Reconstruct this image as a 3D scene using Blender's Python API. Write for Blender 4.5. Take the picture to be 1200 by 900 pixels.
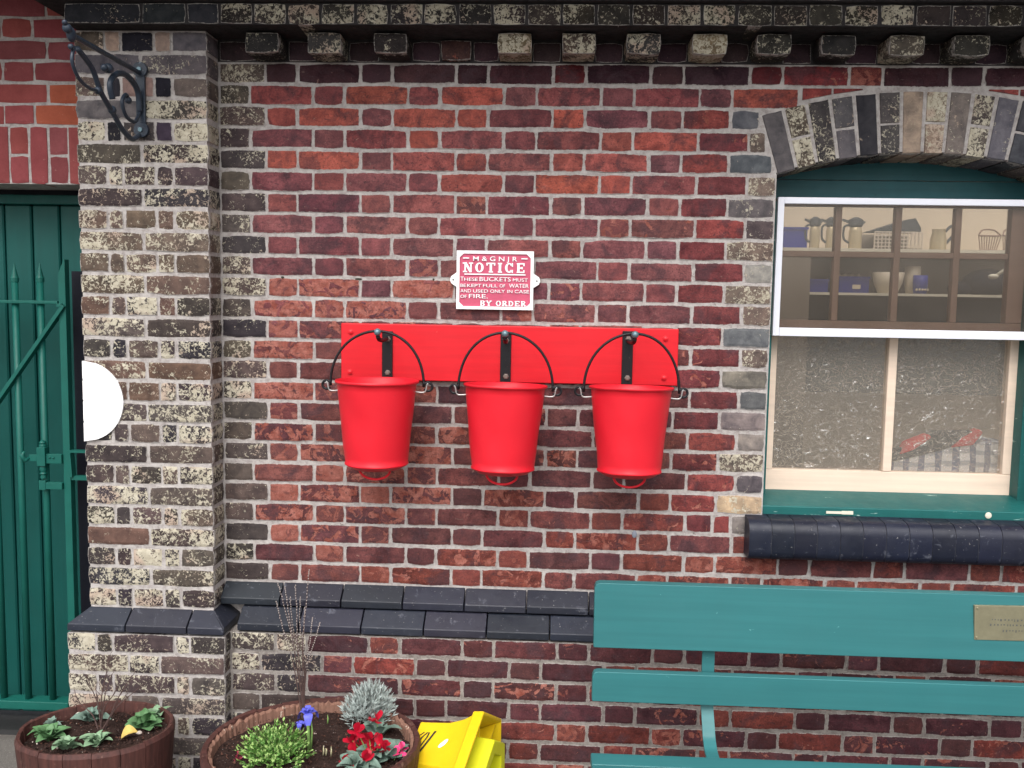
import bpy, bmesh, math, random
from mathutils import Vector, Matrix, noise as mnoise
R = math.radians
S = bpy.context.scene
C = S.collection
for o in list(bpy.data.objects): bpy.data.objects.remove(o)
random.seed(11)

# ------------------------------------------------------------------ camera
H = 2.48                                   # height of the bed joint under the corbels
YAW, PITCH, ROLL = R(2.59), R(5.37), R(0.945)
FPX = 1080.0                               # focal length in units of a 1200 wide frame
CAM = Vector((0.9228, -3.2859, H - 0.7342))
fwd = Vector((-math.sin(YAW)*math.cos(PITCH), math.cos(YAW)*math.cos(PITCH), -math.sin(PITCH)))
r0 = Vector((math.cos(YAW), math.sin(YAW), 0)); u0 = r0.cross(fwd)
right = r0*math.cos(ROLL) + u0*math.sin(ROLL)
up = -r0*math.sin(ROLL) + u0*math.cos(ROLL)
cd = bpy.data.cameras.new('camera'); cam = bpy.data.objects.new('camera', cd); C.objects.link(cam)
cd.sensor_width = 36; cd.lens = 36*FPX/1200; cd.clip_start = 0.05; cd.clip_end = 500
cam.matrix_world = Matrix.Translation(CAM) @ Matrix((right, up, -fwd)).transposed().to_4x4()
S.camera = cam
S.render.resolution_x = 1024; S.render.resolution_y = 768

def at(px, py, Y=0.0):
    "point on the upright plane y=Y seen at that place of the photograph"
    d = fwd + right*((px-600)/FPX) + up*((450-py)/FPX)
    t = (Y - CAM.y)/d.y
    return CAM + d*t
def atz(px, py, Z):
    d = fwd + right*((px-600)/FPX) + up*((450-py)/FPX)
    return CAM + d*((Z-CAM.z)/d.z)

# ------------------------------------------------------------------ light
SUN_DIR = Vector((-0.12, -1.0, 1.25)).normalized()      # towards the sun
SUN_EL = math.asin(SUN_DIR.z); SUN_ROT = math.atan2(SUN_DIR.x, SUN_DIR.y)
W = bpy.data.worlds.new('World'); S.world = W; W.use_nodes = True
wn = W.node_tree; bg = wn.nodes['Background']
sky = wn.nodes.new('ShaderNodeTexSky'); sky.sky_type = 'NISHITA'; sky.sun_disc = False
sky.sun_elevation = SUN_EL; sky.sun_rotation = SUN_ROT; sky.dust_density = 4; sky.air_density = 1.0; sky.ozone_density = 1.0
hs = wn.nodes.new('ShaderNodeHueSaturation'); hs.inputs['Saturation'].default_value = 0.3
wn.links.new(sky.outputs[0], hs.inputs['Color']); wn.links.new(hs.outputs[0], bg.inputs[0]); bg.inputs[1].default_value = 0.15
sl = bpy.data.lights.new('sun', 'SUN'); sl.energy = 0.9; sl.angle = R(55); sl.color = (1, 0.975, 0.94)
so = bpy.data.objects.new('sun', sl); C.objects.link(so); so.rotation_euler = (-SUN_DIR).to_track_quat('-Z', 'Y').to_euler()
so.location = (-3, -8, 9)
S.view_settings.view_transform = 'Standard'; S.view_settings.look = 'None'
S.view_settings.exposure = 0.95; S.view_settings.gamma = 1
S.render.engine = 'CYCLES'

# ------------------------------------------------------------------ material helpers
class NT:
    def __init__(s, name):
        s.m = bpy.data.materials.new(name); s.m.use_nodes = True; s.t = s.m.node_tree
        s.b = s.t.nodes['Principled BSDF']; s.out = s.t.nodes['Material Output']
    def n(s, typ, **kw):
        x = s.t.nodes.new('ShaderNode'+typ)
        for k, v in kw.items(): setattr(x, k, v)
        return x
    def l(s, a, b): s.t.links.new(a, b)
    def set(s, sock, v):
        if hasattr(v, 'links') or hasattr(v, 'is_linked'): s.l(v, sock)
        else: sock.default_value = v
    def noise(s, vec, scale, detail=3, rough=0.55, dist=0.0):
        x = s.n('TexNoise'); x.inputs['Scale'].default_value = scale; x.inputs['Detail'].default_value = detail
        x.inputs['Roughness'].default_value = rough; x.inputs['Distortion'].default_value = dist
        if vec is not None: s.l(vec, x.inputs['Vector'])
        return x.outputs['Fac']
    def step(s, v, lo, hi, a=0.0, b=1.0):
        x = s.n('MapRange'); x.clamp = True
        for i, q in ((0, v), (1, lo), (2, hi), (3, a), (4, b)): s.set(x.inputs[i], q)
        return x.outputs[0]
    def math(s, op, a, b=0.0, c=0.0):
        x = s.n('Math', operation=op)
        for i, q in enumerate((a, b, c)): s.set(x.inputs[i], q)
        return x.outputs[0]
    def mix(s, f, a, b, mode='MIX'):
        x = s.n('Mix', data_type='RGBA', blend_type=mode)
        s.set(x.inputs[0], f); 
        for i, q in ((6, a), (7, b)):
            if isinstance(q, (tuple, list)): q = tuple(q)+(1,) if len(q) == 3 else q
            s.set(x.inputs[i], q)
        return x.outputs[2]
    def pos(s, obj=False):
        if obj: return s.n('TexCoord').outputs['Object']
        return s.n('NewGeometry').outputs['Position']
    def vmul(s, v, k):
        x = s.n('VectorMath', operation='MULTIPLY'); s.l(v, x.inputs[0]); x.inputs[1].default_value = k if isinstance(k, tuple) else (k, k, k)
        return x.outputs[0]
    def vadd(s, a, b):
        x = s.n('VectorMath', operation='ADD'); s.l(a, x.inputs[0]); s.l(b, x.inputs[1]); return x.outputs[0]
    def bump(s, h, strength=0.5, dist=0.002, normal=None):
        x = s.n('Bump'); x.inputs['Strength'].default_value = strength; x.inputs['Distance'].default_value = dist
        s.l(h, x.inputs['Height'])
        if normal is not None: s.l(normal, x.inputs['Normal'])
        return x.outputs[0]
    def fin(s, col=None, rough=0.6, metal=0.0, nrm=None, spec=None):
        if col is not None:
            if isinstance(col, (tuple, list)): col = tuple(col)+(1,) if len(col) == 3 else col
            s.set(s.b.inputs['Base Color'], col)
        s.set(s.b.inputs['Roughness'], rough); s.b.inputs['Metallic'].default_value = metal
        if spec is not None: s.b.inputs['Specular IOR Level'].default_value = spec
        if nrm is not None: s.l(nrm, s.b.inputs['Normal'])
        return s.m

def simple(name, col, rough=0.6, metal=0.0, var=0.15, scale=12, bump=0.0, bscale=60, chips=None, grain=None, spec=None):
    t = NT(name); p = t.pos()
    a = tuple(max(0, c*(1-var)) for c in col); b = tuple(min(1, c*(1+var)) for c in col)
    c = t.mix(t.noise(p, scale, 4, 0.6), a, b)
    if grain:   # stretched streaks (wood grain / brush marks)
        g = t.noise(t.vmul(p, grain), 1.0, 4, 0.6)
        c = t.mix(t.step(g, 0.3, 0.7, 0.0, 0.35), c, tuple(x*0.6 for x in col))
    if chips:   # (colour, threshold, scale)
        k = t.noise(t.vmul(p, chips[3]) if len(chips) > 3 else p, chips[2], 5, 0.65, 0.4)
        c = t.mix(t.step(k, chips[1], chips[1]+0.02), c, chips[0])
    r = t.step(t.noise(p, scale*2.3, 3), 0.3, 0.7, rough*0.85, min(1, rough*1.15))
    nr = t.bump(t.noise(p, bscale, 4), bump, 0.002) if bump else None
    return t.fin(c, r, metal, nr, spec if spec is not None else 0.28)

def brick_material(name, kind, use_attr=False):
    t = NT(name); p = t.pos()
    if use_attr:
        a = t.n('Attribute', attribute_name='brick_tint'); base = a.outputs['Color']; al = a.outputs['Alpha']
    else:
        a = t.n('ObjectInfo'); base = a.outputs['Color']; al = a.outputs['Alpha']
    w = t.n('TexWhiteNoise', noise_dimensions='3D'); t.l(base, w.inputs['Vector'])
    pp = t.vadd(p, t.vmul(w.outputs['Color'], 30.0))
    fine = t.noise(pp, 170, 3, 0.6)
    eg = t.n('Attribute', attribute_name='brick_edge').outputs['Fac']
    sn_ = t.math('ADD', t.math('MULTIPLY', eg, 0.9), t.math('MULTIPLY', t.noise(pp, 55, 5, 0.7, 0.3), 1.0))
    smear = t.step(sn_, 0.54, 0.64, 0.85, 0.0)
    mcol = t.mix(t.noise(p, 60, 4, 0.7), (0.26, 0.235, 0.22), (0.54, 0.51, 0.48))
    if kind == 'red':
        base = t.mix(1.0, base, (1.04, 0.96, 1.02), 'MULTIPLY')
        m1 = t.noise(pp, 16, 5, 0.62, 0.7)
        c = t.mix(t.step(m1, 0.3, 0.7), t.mix(1.0, base, (0.50, 0.50, 0.55), 'MULTIPLY'), t.mix(1.0, base, (1.5, 1.42, 1.35), 'MULTIPLY'))
        # burnt purple skin
        sk = t.step(t.noise(pp, 11, 4, 0.6, 0.8), 0.50, 0.62, 0.0, 0.62)
        c = t.mix(sk, c, (0.064, 0.038, 0.045))
        # spalled, brighter faces in patches
        sn = t.noise(pp, 21, 5, 0.62, 1.1)
        th = t.math('SUBTRACT', 0.80, t.math('MULTIPLY', al, 0.42))
        sm = t.step(sn, th, t.math('ADD', th, 0.025))
        sc = t.mix(t.step(t.noise(pp, 34, 3), 0.35, 0.65), (0.25, 0.070, 0.050), (0.40, 0.16, 0.125))
        c = t.mix(t.math('MULTIPLY', sm, 0.85), c, sc)
        # lime bloom and specks
        lb = t.step(t.noise(t.vmul(pp, (1, 1, 2.2)), 27, 5, 0.7, 0.5), 0.64, 0.72, 0, 0.42)
        c = t.mix(lb, c, (0.30, 0.21, 0.19))
        c = t.mix(t.step(t.noise(pp, 120, 2, 0.5), 0.70, 0.76, 0, 0.6), c, (0.05, 0.035, 0.035))
        c = t.mix(t.step(fine, 0.35, 0.65, 0.0, 0.6), c, t.mix(1.0, c, (0.5, 0.5, 0.5), 'MULTIPLY'))
        pit = t.step(t.noise(pp, 88, 4, 0.65), 0.60, 0.66, 0, 0.65)
        c = t.mix(pit, c, (0.040, 0.024, 0.026))
        c = t.mix(t.step(t.noise(pp, 70, 4, 0.7, 0.5), 0.66, 0.70, 0, 0.45), c, (0.36, 0.22, 0.18))
        stk = t.noise(t.vmul(pp, (1, 1, 3.5)), 34, 5, 0.7, 0.6)
        c = t.mix(t.step(stk, 0.56, 0.64, 0, 0.55), c, (0.045, 0.028, 0.032))
        c = t.mix(smear, c, mcol)
        h = t.math('ADD', t.math('MULTIPLY', sm, -0.8), t.math('MULTIPLY', t.noise(pp, 75, 5, 0.7), 1.3))
        return t.fin(c, 0.85, 0, t.bump(h, 0.7, 0.0026), 0.08)
    if kind == 'flaky':   # dark painted brick, paint flaked off to a pale cream skin
        base = t.mix(1.0, base, (0.80, 0.76, 0.78), 'MULTIPLY')
        m1 = t.noise(pp, 22, 4, 0.6, 0.4)
        c = t.mix(t.step(m1, 0.3, 0.7), t.mix(1.0, base, (0.6, 0.6, 0.62), 'MULTIPLY'), t.mix(1.0, base, (1.5, 1.45, 1.35), 'MULTIPLY'))
        big = t.noise(pp, 13, 3, 0.5)
        f = t.math('ADD', t.math('MULTIPLY', t.noise(pp, 84, 6, 0.70, 0.9), 0.75), t.math('MULTIPLY', big, 0.30))
        th = t.math('SUBTRACT', 0.685, t.math('MULTIPLY', al, 0.205))
        fm = t.step(f, th, t.math('ADD', th, 0.035))
        fc = t.mix(t.noise(pp, 30, 4, 0.6), (0.24, 0.205, 0.14), (0.72, 0.67, 0.54))
        fc = t.mix(t.step(t.noise(pp, 9, 2), 0.54, 0.62, 0, 0.5), fc, (0.42, 0.27, 0.22))
        c = t.mix(t.math('MULTIPLY', fm, 0.93), c, fc)
        c = t.mix(t.step(fine, 0.3, 0.75, 0.0, 0.35), c, t.mix(1.0, c, (0.6, 0.6, 0.6), 'MULTIPLY'))
        c = t.mix(smear, c, mcol)
        h = t.math('ADD', t.math('MULTIPLY', fm, -0.7), t.math('MULTIPLY', t.noise(pp, 90, 4, 0.7), 1.0))
        return t.fin(c, 0.75, 0, t.bump(h, 0.6, 0.0024), 0.12)
    if kind == 'new':
        m1 = t.noise(pp, 9, 4, 0.6)
        c = t.mix(t.step(m1, 0.3, 0.7), t.mix(1.0, base, (0.8, 0.78, 0.78), 'MULTIPLY'), t.mix(1.0, base, (1.15, 1.2, 1.2), 'MULTIPLY'))
        c = t.mix(t.step(t.noise(pp, 40, 4, 0.7), 0.66, 0.72, 0, 0.3), c, (0.5, 0.32, 0.27))
        c = t.mix(t.step(fine, 0.35, 0.7, 0.0, 0.3), c, t.mix(1.0, c, (0.65, 0.6, 0.6), 'MULTIPLY'))
        return t.fin(c, 0.85, 0, t.bump(t.noise(pp, 110, 4, 0.7), 0.5, 0.0015), 0.1)
    if kind == 'blue':    # hard blue engineering brick
        c = t.mix(t.noise(pp, 14, 4, 0.6), t.mix(1.0, base, (0.75, 0.75, 0.75), 'MULTIPLY'), t.mix(1.0, base, (1.35, 1.35, 1.35), 'MULTIPLY'))
        c = t.mix(t.step(t.noise(pp, 23, 5, 0.7, 0.4), 0.60, 0.70, 0, 0.32), c, (0.20, 0.21, 0.25))
        c = t.mix(t.step(t.noise(pp, 110, 3, 0.6), 0.68, 0.72, 0, 0.5), c, (0.35, 0.34, 0.33))
        r = t.step(t.noise(pp, 25, 3), 0.3, 0.7, 0.38, 0.58)
        return t.fin(c, r, 0, t.bump(t.noise(pp, 45, 4, 0.7), 0.35, 0.0015), 0.38)

M = {}
for k in ('red', 'flaky', 'blue', 'new'): M[k] = brick_material(k+'_brick', k)
M['red_attr'] = brick_material('red_brick_weathered', 'red', True)

def mortar_material(name, base, dark):
    t = NT(name); p = t.pos()
    c = t.mix(t.noise(p, 9, 5, 0.65), tuple(x*0.72 for x in base), base)
    c = t.mix(t.step(t.noise(p, 42, 5, 0.75), 0.42, 0.64, 0, 0.7), c, dark)
    c = t.mix(t.step(t.noise(p, 5, 4, 0.6), 0.58, 0.7, 0, 0.5), c, tuple(x*1.2 for x in base))
    c = t.mix(t.step(t.noise(p, 28, 5, 0.7), 0.66, 0.7, 0, 0.7), c, (0.10, 0.07, 0.06))
    return t.fin(c, 0.92, 0, t.bump(t.noise(p, 60, 6, 0.75), 1.0, 0.005), 0.05)
M['mortar'] = mortar_material('grey_lime_mortar', (0.50, 0.465, 0.445), (0.22, 0.19, 0.18))
M['mortar_low'] = mortar_material('damp_grey_mortar', (0.33, 0.30, 0.275), (0.12, 0.10, 0.09))
M['mortar_soot'] = mortar_material('sooty_mortar', (0.055, 0.050, 0.052), (0.02, 0.02, 0.02))  # soot and under-eaves shade are both held in this near-black colour
M['red_paint'] = simple('red_gloss_paint', (0.62, 0.014, 0.026), 0.40, var=0.09, scale=7, bump=0.25, bscale=18, chips=((0.40, 0.02, 0.03), 0.70, 25))
M['red_board'] = simple('red_board_paint', (0.62, 0.013, 0.022), 0.36, var=0.12, scale=5, bump=0.3, bscale=22, grain=(3, 40, 55), chips=((0.62, 0.10, 0.09), 0.735, 30))
M['black_iron'] = simple('black_painted_iron', (0.008, 0.008, 0.010), 0.42, var=0.3, scale=40, bump=0.3, bscale=120, chips=((0.20, 0.13, 0.10), 0.68, 90))
M['blue_iron'] = simple('blue_black_iron', (0.028, 0.038, 0.055), 0.33, var=0.4, scale=50, bump=0.4, bscale=140, chips=((0.16, 0.2, 0.24), 0.66, 80))
M['steel_knob'] = simple('worn_grey_steel', (0.13, 0.20, 0.23), 0.35, 0.4, var=0.3, scale=80)
M['wire'] = simple('galvanised_wire', (0.45, 0.44, 0.43), 0.35, 0.7, var=0.2, scale=90)
M['green_gate'] = simple('green_gate_paint', (0.006, 0.088, 0.070), 0.45, var=0.18, scale=14, bump=0.3, bscale=60, chips=((0.10, 0.30, 0.27), 0.73, 70))
M['green_door'] = simple('green_door_paint', (0.004, 0.078, 0.068), 0.5, var=0.18, scale=6, bump=0.2, bscale=40, grain=(60, 60, 2.0), chips=((0.16, 0.30, 0.28), 0.75, 60))
M['green_frame'] = simple('green_window_paint', (0.010, 0.100, 0.095), 0.45, var=0.25, scale=9, bump=0.4, bscale=50, grain=(2.5, 60, 70), chips=((0.30, 0.42, 0.38), 0.665, 14, (1, 1, 7)))
M['green_head'] = simple('blue_green_board_paint', (0.030, 0.130, 0.150), 0.45, var=0.25, scale=9, bump=0.3, bscale=50, grain=(2.5, 60, 70), chips=((0.008, 0.02, 0.02), 0.68, 14, (1, 1, 7)))
M['green_bench'] = simple('teal_bench_paint', (0.032, 0.150, 0.158), 0.38, var=0.10, scale=4, bump=0.12, bscale=30, grain=(1.5, 40, 50), chips=((0.12, 0.32, 0.32), 0.72, 38, (0.5, 1, 1)))
M['cream'] = simple('cream_sash_paint', (0.72, 0.575, 0.46), 0.5, var=0.08, scale=8, bump=0.3, bscale=40, grain=(2.0, 50, 45), chips=((0.42, 0.27, 0.18), 0.72, 12, (1, 1, 7)))
M['brown'] = simple('brown_sash_paint', (0.235, 0.150, 0.115), 0.5, var=0.15, scale=10, bump=0.2, bscale=50, grain=(6, 40, 30))
M['alu'] = simple('white_aluminium', (0.74, 0.75, 0.82), 0.35, 0.1, var=0.05, scale=10)
M['white'] = simple('white_paint', (0.84, 0.84, 0.84), 0.4, var=0.04, scale=20, bump=0.15, bscale=60)
M['marker_white'] = simple('thick_white_paint', (0.88, 0.88, 0.88), 0.6, var=0.02, scale=20, bump=0.3, bscale=50)
M['sign_red'] = simple('faded_pink_red_enamel', (0.50, 0.085, 0.15), 0.45, var=0.18, scale=40, bump=0.2, bscale=90)
M['brass'] = simple('dull_brass', (0.22, 0.20, 0.13), 0.5, 0.4, var=0.25, scale=30, bump=0.2, bscale=60)
M['etched'] = simple('etched_grey', (0.10, 0.10, 0.09), 0.6, var=0.2)
M['yellow'] = simple('yellow_plastic', (0.64, 0.44, 0.010), 0.36, var=0.12, scale=14, bump=0.2, bscale=30, chips=((0.35, 0.27, 0.05), 0.71, 40))
M['lime'] = simple('lime_yellow_plastic', (0.56, 0.56, 0.015), 0.4, var=0.06, scale=8, bump=0.12, bscale=30)
M['print_black'] = simple('black_print', (0.03, 0.03, 0.02), 0.5)
M['dark_post'] = simple('dark_blue_black_paint', (0.003, 0.004, 0.010), 0.6, var=0.2)  # blue-black colour for the shaded gap by the gate and the door backing
M['tan'] = simple('tan_wall_paint', (0.44, 0.37, 0.29), 0.8, var=0.06, scale=3)
M['cupboard'] = simple('grey_brown_board', (0.20, 0.165, 0.135), 0.7, var=0.06, scale=3)
M['shelf'] = simple('pale_shelf_edge', (0.62, 0.58, 0.48), 0.6)
M['blue_plastic'] = simple('blue_plastic', (0.004, 0.016, 0.22), 0.5)
M['steel'] = simple('brushed_steel', (0.50, 0.42, 0.28), 0.35, 0.35, var=0.1)
M['grey_lid'] = simple('grey_plastic', (0.035, 0.045, 0.055), 0.5)
M['basket'] = simple('pale_plastic_lattice', (0.46, 0.40, 0.34), 0.6)
M['china'] = simple('pale_china', (0.55, 0.48, 0.38), 0.4)
M['dark_cloth'] = simple('dark_navy_cloth', (0.004, 0.006, 0.016), 0.9)
M['red_cloth'] = simple('red_cloth', (0.60, 0.004, 0.015), 0.9)
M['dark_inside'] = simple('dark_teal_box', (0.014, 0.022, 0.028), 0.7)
M['leaf'] = simple('primrose_leaf', (0.09, 0.19, 0.08), 0.5, var=0.4, scale=60, bump=0.5, bscale=120)
M['leaf_pale'] = simple('pale_primrose_leaf', (0.19, 0.30, 0.18), 0.5, var=0.4, scale=60, bump=0.5, bscale=120)
M['leaf_grey'] = simple('grey_green_leaf', (0.14, 0.21, 0.17), 0.55, var=0.45, scale=70, bump=0.3, bscale=120)
M['silver'] = simple('silver_leaf', (0.34, 0.39, 0.37), 0.7, var=0.3, scale=60)
M['hebe'] = simple('fresh_green_leaf', (0.085, 0.20, 0.035), 0.5, var=0.5, scale=80)
M['hebe_tip'] = simple('pale_leaf_tip', (0.28, 0.42, 0.13), 0.5, var=0.4, scale=80)
M['twig'] = simple('bare_twig', (0.075, 0.045, 0.040), 0.8, var=0.4, scale=90)
M['twig_pale'] = simple('pale_bud', (0.30, 0.26, 0.24), 0.8, var=0.3, scale=90)
M['petal_red'] = simple('crimson_petal', (0.36, 0.004, 0.02), 0.5, var=0.3, scale=90)
M['petal_pink'] = simple('pink_petal', (0.75, 0.06, 0.20), 0.5, var=0.2, scale=90)
M['petal_blue'] = simple('violet_blue_petal', (0.10, 0.11, 0.55), 0.5, var=0.6, scale=90)
M['stem'] = simple('green_stem', (0.20, 0.34, 0.10), 0.5, var=0.3, scale=60)
M['dry_leaf'] = simple('yellowed_leaf', (0.50, 0.36, 0.10), 0.6, var=0.4, scale=60)
M['pebble'] = simple('pale_pebble', (0.60, 0.52, 0.45), 0.6, var=0.2, scale=60)

def wood_material():
    t = NT('red_brown_barrel_wood'); p = t.pos()
    g = t.noise(t.vmul(p, (70, 70, 4)), 1, 5, 0.65)
    c = t.mix(t.step(g, 0.3, 0.7), (0.036, 0.015, 0.013), (0.095, 0.036, 0.029))
    c = t.mix(t.step(t.noise(p, 30, 5, 0.7), 0.60, 0.68, 0, 0.5), c, (0.22, 0.13, 0.10))
    return t.fin(c, 0.62, 0, t.bump(g, 0.6, 0.003), 0.3)
M['wood'] = wood_material()
M['char'] = simple('ragged_weathered_wood', (0.20, 0.105, 0.075), 0.9, var=0.5, scale=50, bump=1.0, bscale=70, grain=(60, 60, 6), chips=((0.42, 0.34, 0.27), 0.62, 40))
def soil_material():
    t = NT('dark_potting_soil'); p = t.pos()
    c = t.mix(t.noise(p, 60, 6, 0.7), (0.010, 0.006, 0.005), (0.065, 0.035, 0.028))
    c = t.mix(t.step(t.noise(p, 95, 4, 0.6), 0.64, 0.68, 0, 0.8), c, (0.16, 0.10, 0.08))
    c = t.mix(t.step(t.noise(p, 140, 2, 0.5), 0.72, 0.75, 0, 0.9), c, (0.5, 0.45, 0.42))
    return t.fin(c, 0.95, 0, t.bump(t.noise(p, 80, 6, 0.75), 1.0, 0.01), 0.2)
M['soil'] = soil_material()
M['bark'] = simple('reddish_bark', (0.11, 0.050, 0.035), 0.9, var=0.6, scale=60)
def ground_material():
    t = NT('worn_tarmac'); p = t.pos()
    c = t.mix(t.noise(p, 2.2, 6, 0.7), (0.075, 0.068, 0.062), (0.17, 0.155, 0.14))
    c = t.mix(t.step(t.noise(p, 160, 3, 0.6), 0.62, 0.66, 0, 0.7), c, (0.34, 0.32, 0.29))
    c = t.mix(t.step(t.noise(p, 120, 3, 0.6), 0.62, 0.68, 0, 0.6), c, (0.03, 0.028, 0.026))
    return t.fin(c, 0.9, 0, t.bump(t.noise(p, 130, 5, 0.7), 0.8, 0.004), 0.25)
M['ground'] = ground_material()
def glass_material(name, rough, bumpy, refl):
    t = NT(name); t.t.nodes.remove(t.b)
    gl = t.n('BsdfGlossy'); gl.inputs['Roughness'].default_value = rough*0.6+0.02
    fr = t.n('Fresnel'); fr.inputs['IOR'].default_value = 1.5
    mx = t.n('MixShader')
    if bumpy:
        p = t.pos(); q = t.vadd(p, t.vmul(t.n('TexNoise').outputs['Color'], 0.0))
        n1 = t.noise(t.vmul(p, (1, 1, 1.4)), 34, 1.2, 0.5, 1.0)
        ridge = t.step(t.math('ABSOLUTE', t.math('SUBTRACT', n1, 0.5)), 0.0, 0.028)
        nr = t.bump(ridge, 1.0, 0.0022); nr2 = t.bump(ridge, 0.25, 0.0008)
        tr = t.n('BsdfRefraction'); tr.inputs['IOR'].default_value = 1.05; tr.inputs['Roughness'].default_value = 0.02
        tr.inputs['Color'].default_value = (0.93, 0.90, 0.86, 1)
        dff = t.n('BsdfDiffuse'); dff.inputs['Color'].default_value = (0.46, 0.42, 0.36, 1)
        t.l(nr2, tr.inputs['Normal']); t.l(nr, gl.inputs['Normal']); t.l(nr, fr.inputs['Normal'])
    else:
        tr = t.n('BsdfTransparent'); tr.inputs['Color'].default_value = (0.93, 0.92, 0.90, 1)
        p = t.pos()
    f = t.math('ADD', fr.outputs[0], refl) if not bumpy else t.step(ridge, 0.0, 1.0, 0.40, 0.16)
    t.l(f, mx.inputs[0]); t.l(tr.outputs[0], mx.inputs[1]); t.l(gl.outputs[0], mx.inputs[2])
    last = mx.outputs[0]
    if bumpy:
        m3 = t.n('MixShader'); t.l(t.step(ridge, 0.0, 1.0, 0.30, 0.15), m3.inputs[0]); t.l(last, m3.inputs[1]); t.l(dff.outputs[0], m3.inputs[2]); last = m3.outputs[0]
    if not bumpy:     # a thin film of dust
        df = t.n('BsdfDiffuse'); df.inputs['Color'].default_value = (0.55, 0.48, 0.42, 1)
        m2 = t.n('MixShader'); t.l(t.step(t.noise(p, 6, 4), 0.3, 0.7, 0.03, 0.06), m2.inputs[0]); t.l(last, m2.inputs[1]); t.l(df.outputs[0], m2.inputs[2]); last = m2.outputs[0]
    t.l(last, t.out.inputs['Surface']); return t.m
M['glass'] = glass_material('dusty_window_glass', 0.02, False, -0.02)
M['obscure'] = glass_material('rippled_obscured_glass', 0.05, True, 0.13)
def plaid_material():
    t = NT('blue_white_check_cloth'); p = t.pos()
    w1 = t.n('TexWave', wave_type='BANDS', bands_direction='X'); w1.inputs['Scale'].default_value = 5.2; w1.inputs['Distortion'].default_value = 2.5; t.l(p, w1.inputs['Vector'])
    w2 = t.n('TexWave', wave_type='BANDS', bands_direction='Z'); w2.inputs['Scale'].default_value = 7; w2.inputs['Distortion'].default_value = 3; t.l(p, w2.inputs['Vector'])
    c = t.mix(t.step(w1.outputs['Fac'], 0.6, 0.7, 0, 0.85), (0.80, 0.86, 0.95), (0.06, 0.09, 0.25))
    c = t.mix(t.step(w2.outputs['Fac'], 0.6, 0.7, 0, 0.5), c, (0.10, 0.15, 0.30))
    return t.fin(c, 0.9)
M['plaid'] = plaid_material()

# ------------------------------------------------------------------ object helpers
def put(o, parent=None, loc=None):
    C.objects.link(o)
    if parent is not None:
        o.parent = parent
    if loc is not None: o.location = loc
    return o
def tag(o, label=None, cat=None, group=None, kind=None):
    if label: o['label'] = label
    if cat: o['category'] = cat
    if group: o['group'] = group
    if kind: o['kind'] = kind
    return o
def thing(name, label, cat, loc=(0, 0, 0), rot=(0, 0, 0), group=None):
    o = bpy.data.objects.new(name, None); o.empty_display_size = 0.05; C.objects.link(o)
    o.location = loc; o.rotation_euler = rot
    return tag(o, label, cat, group)

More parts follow.
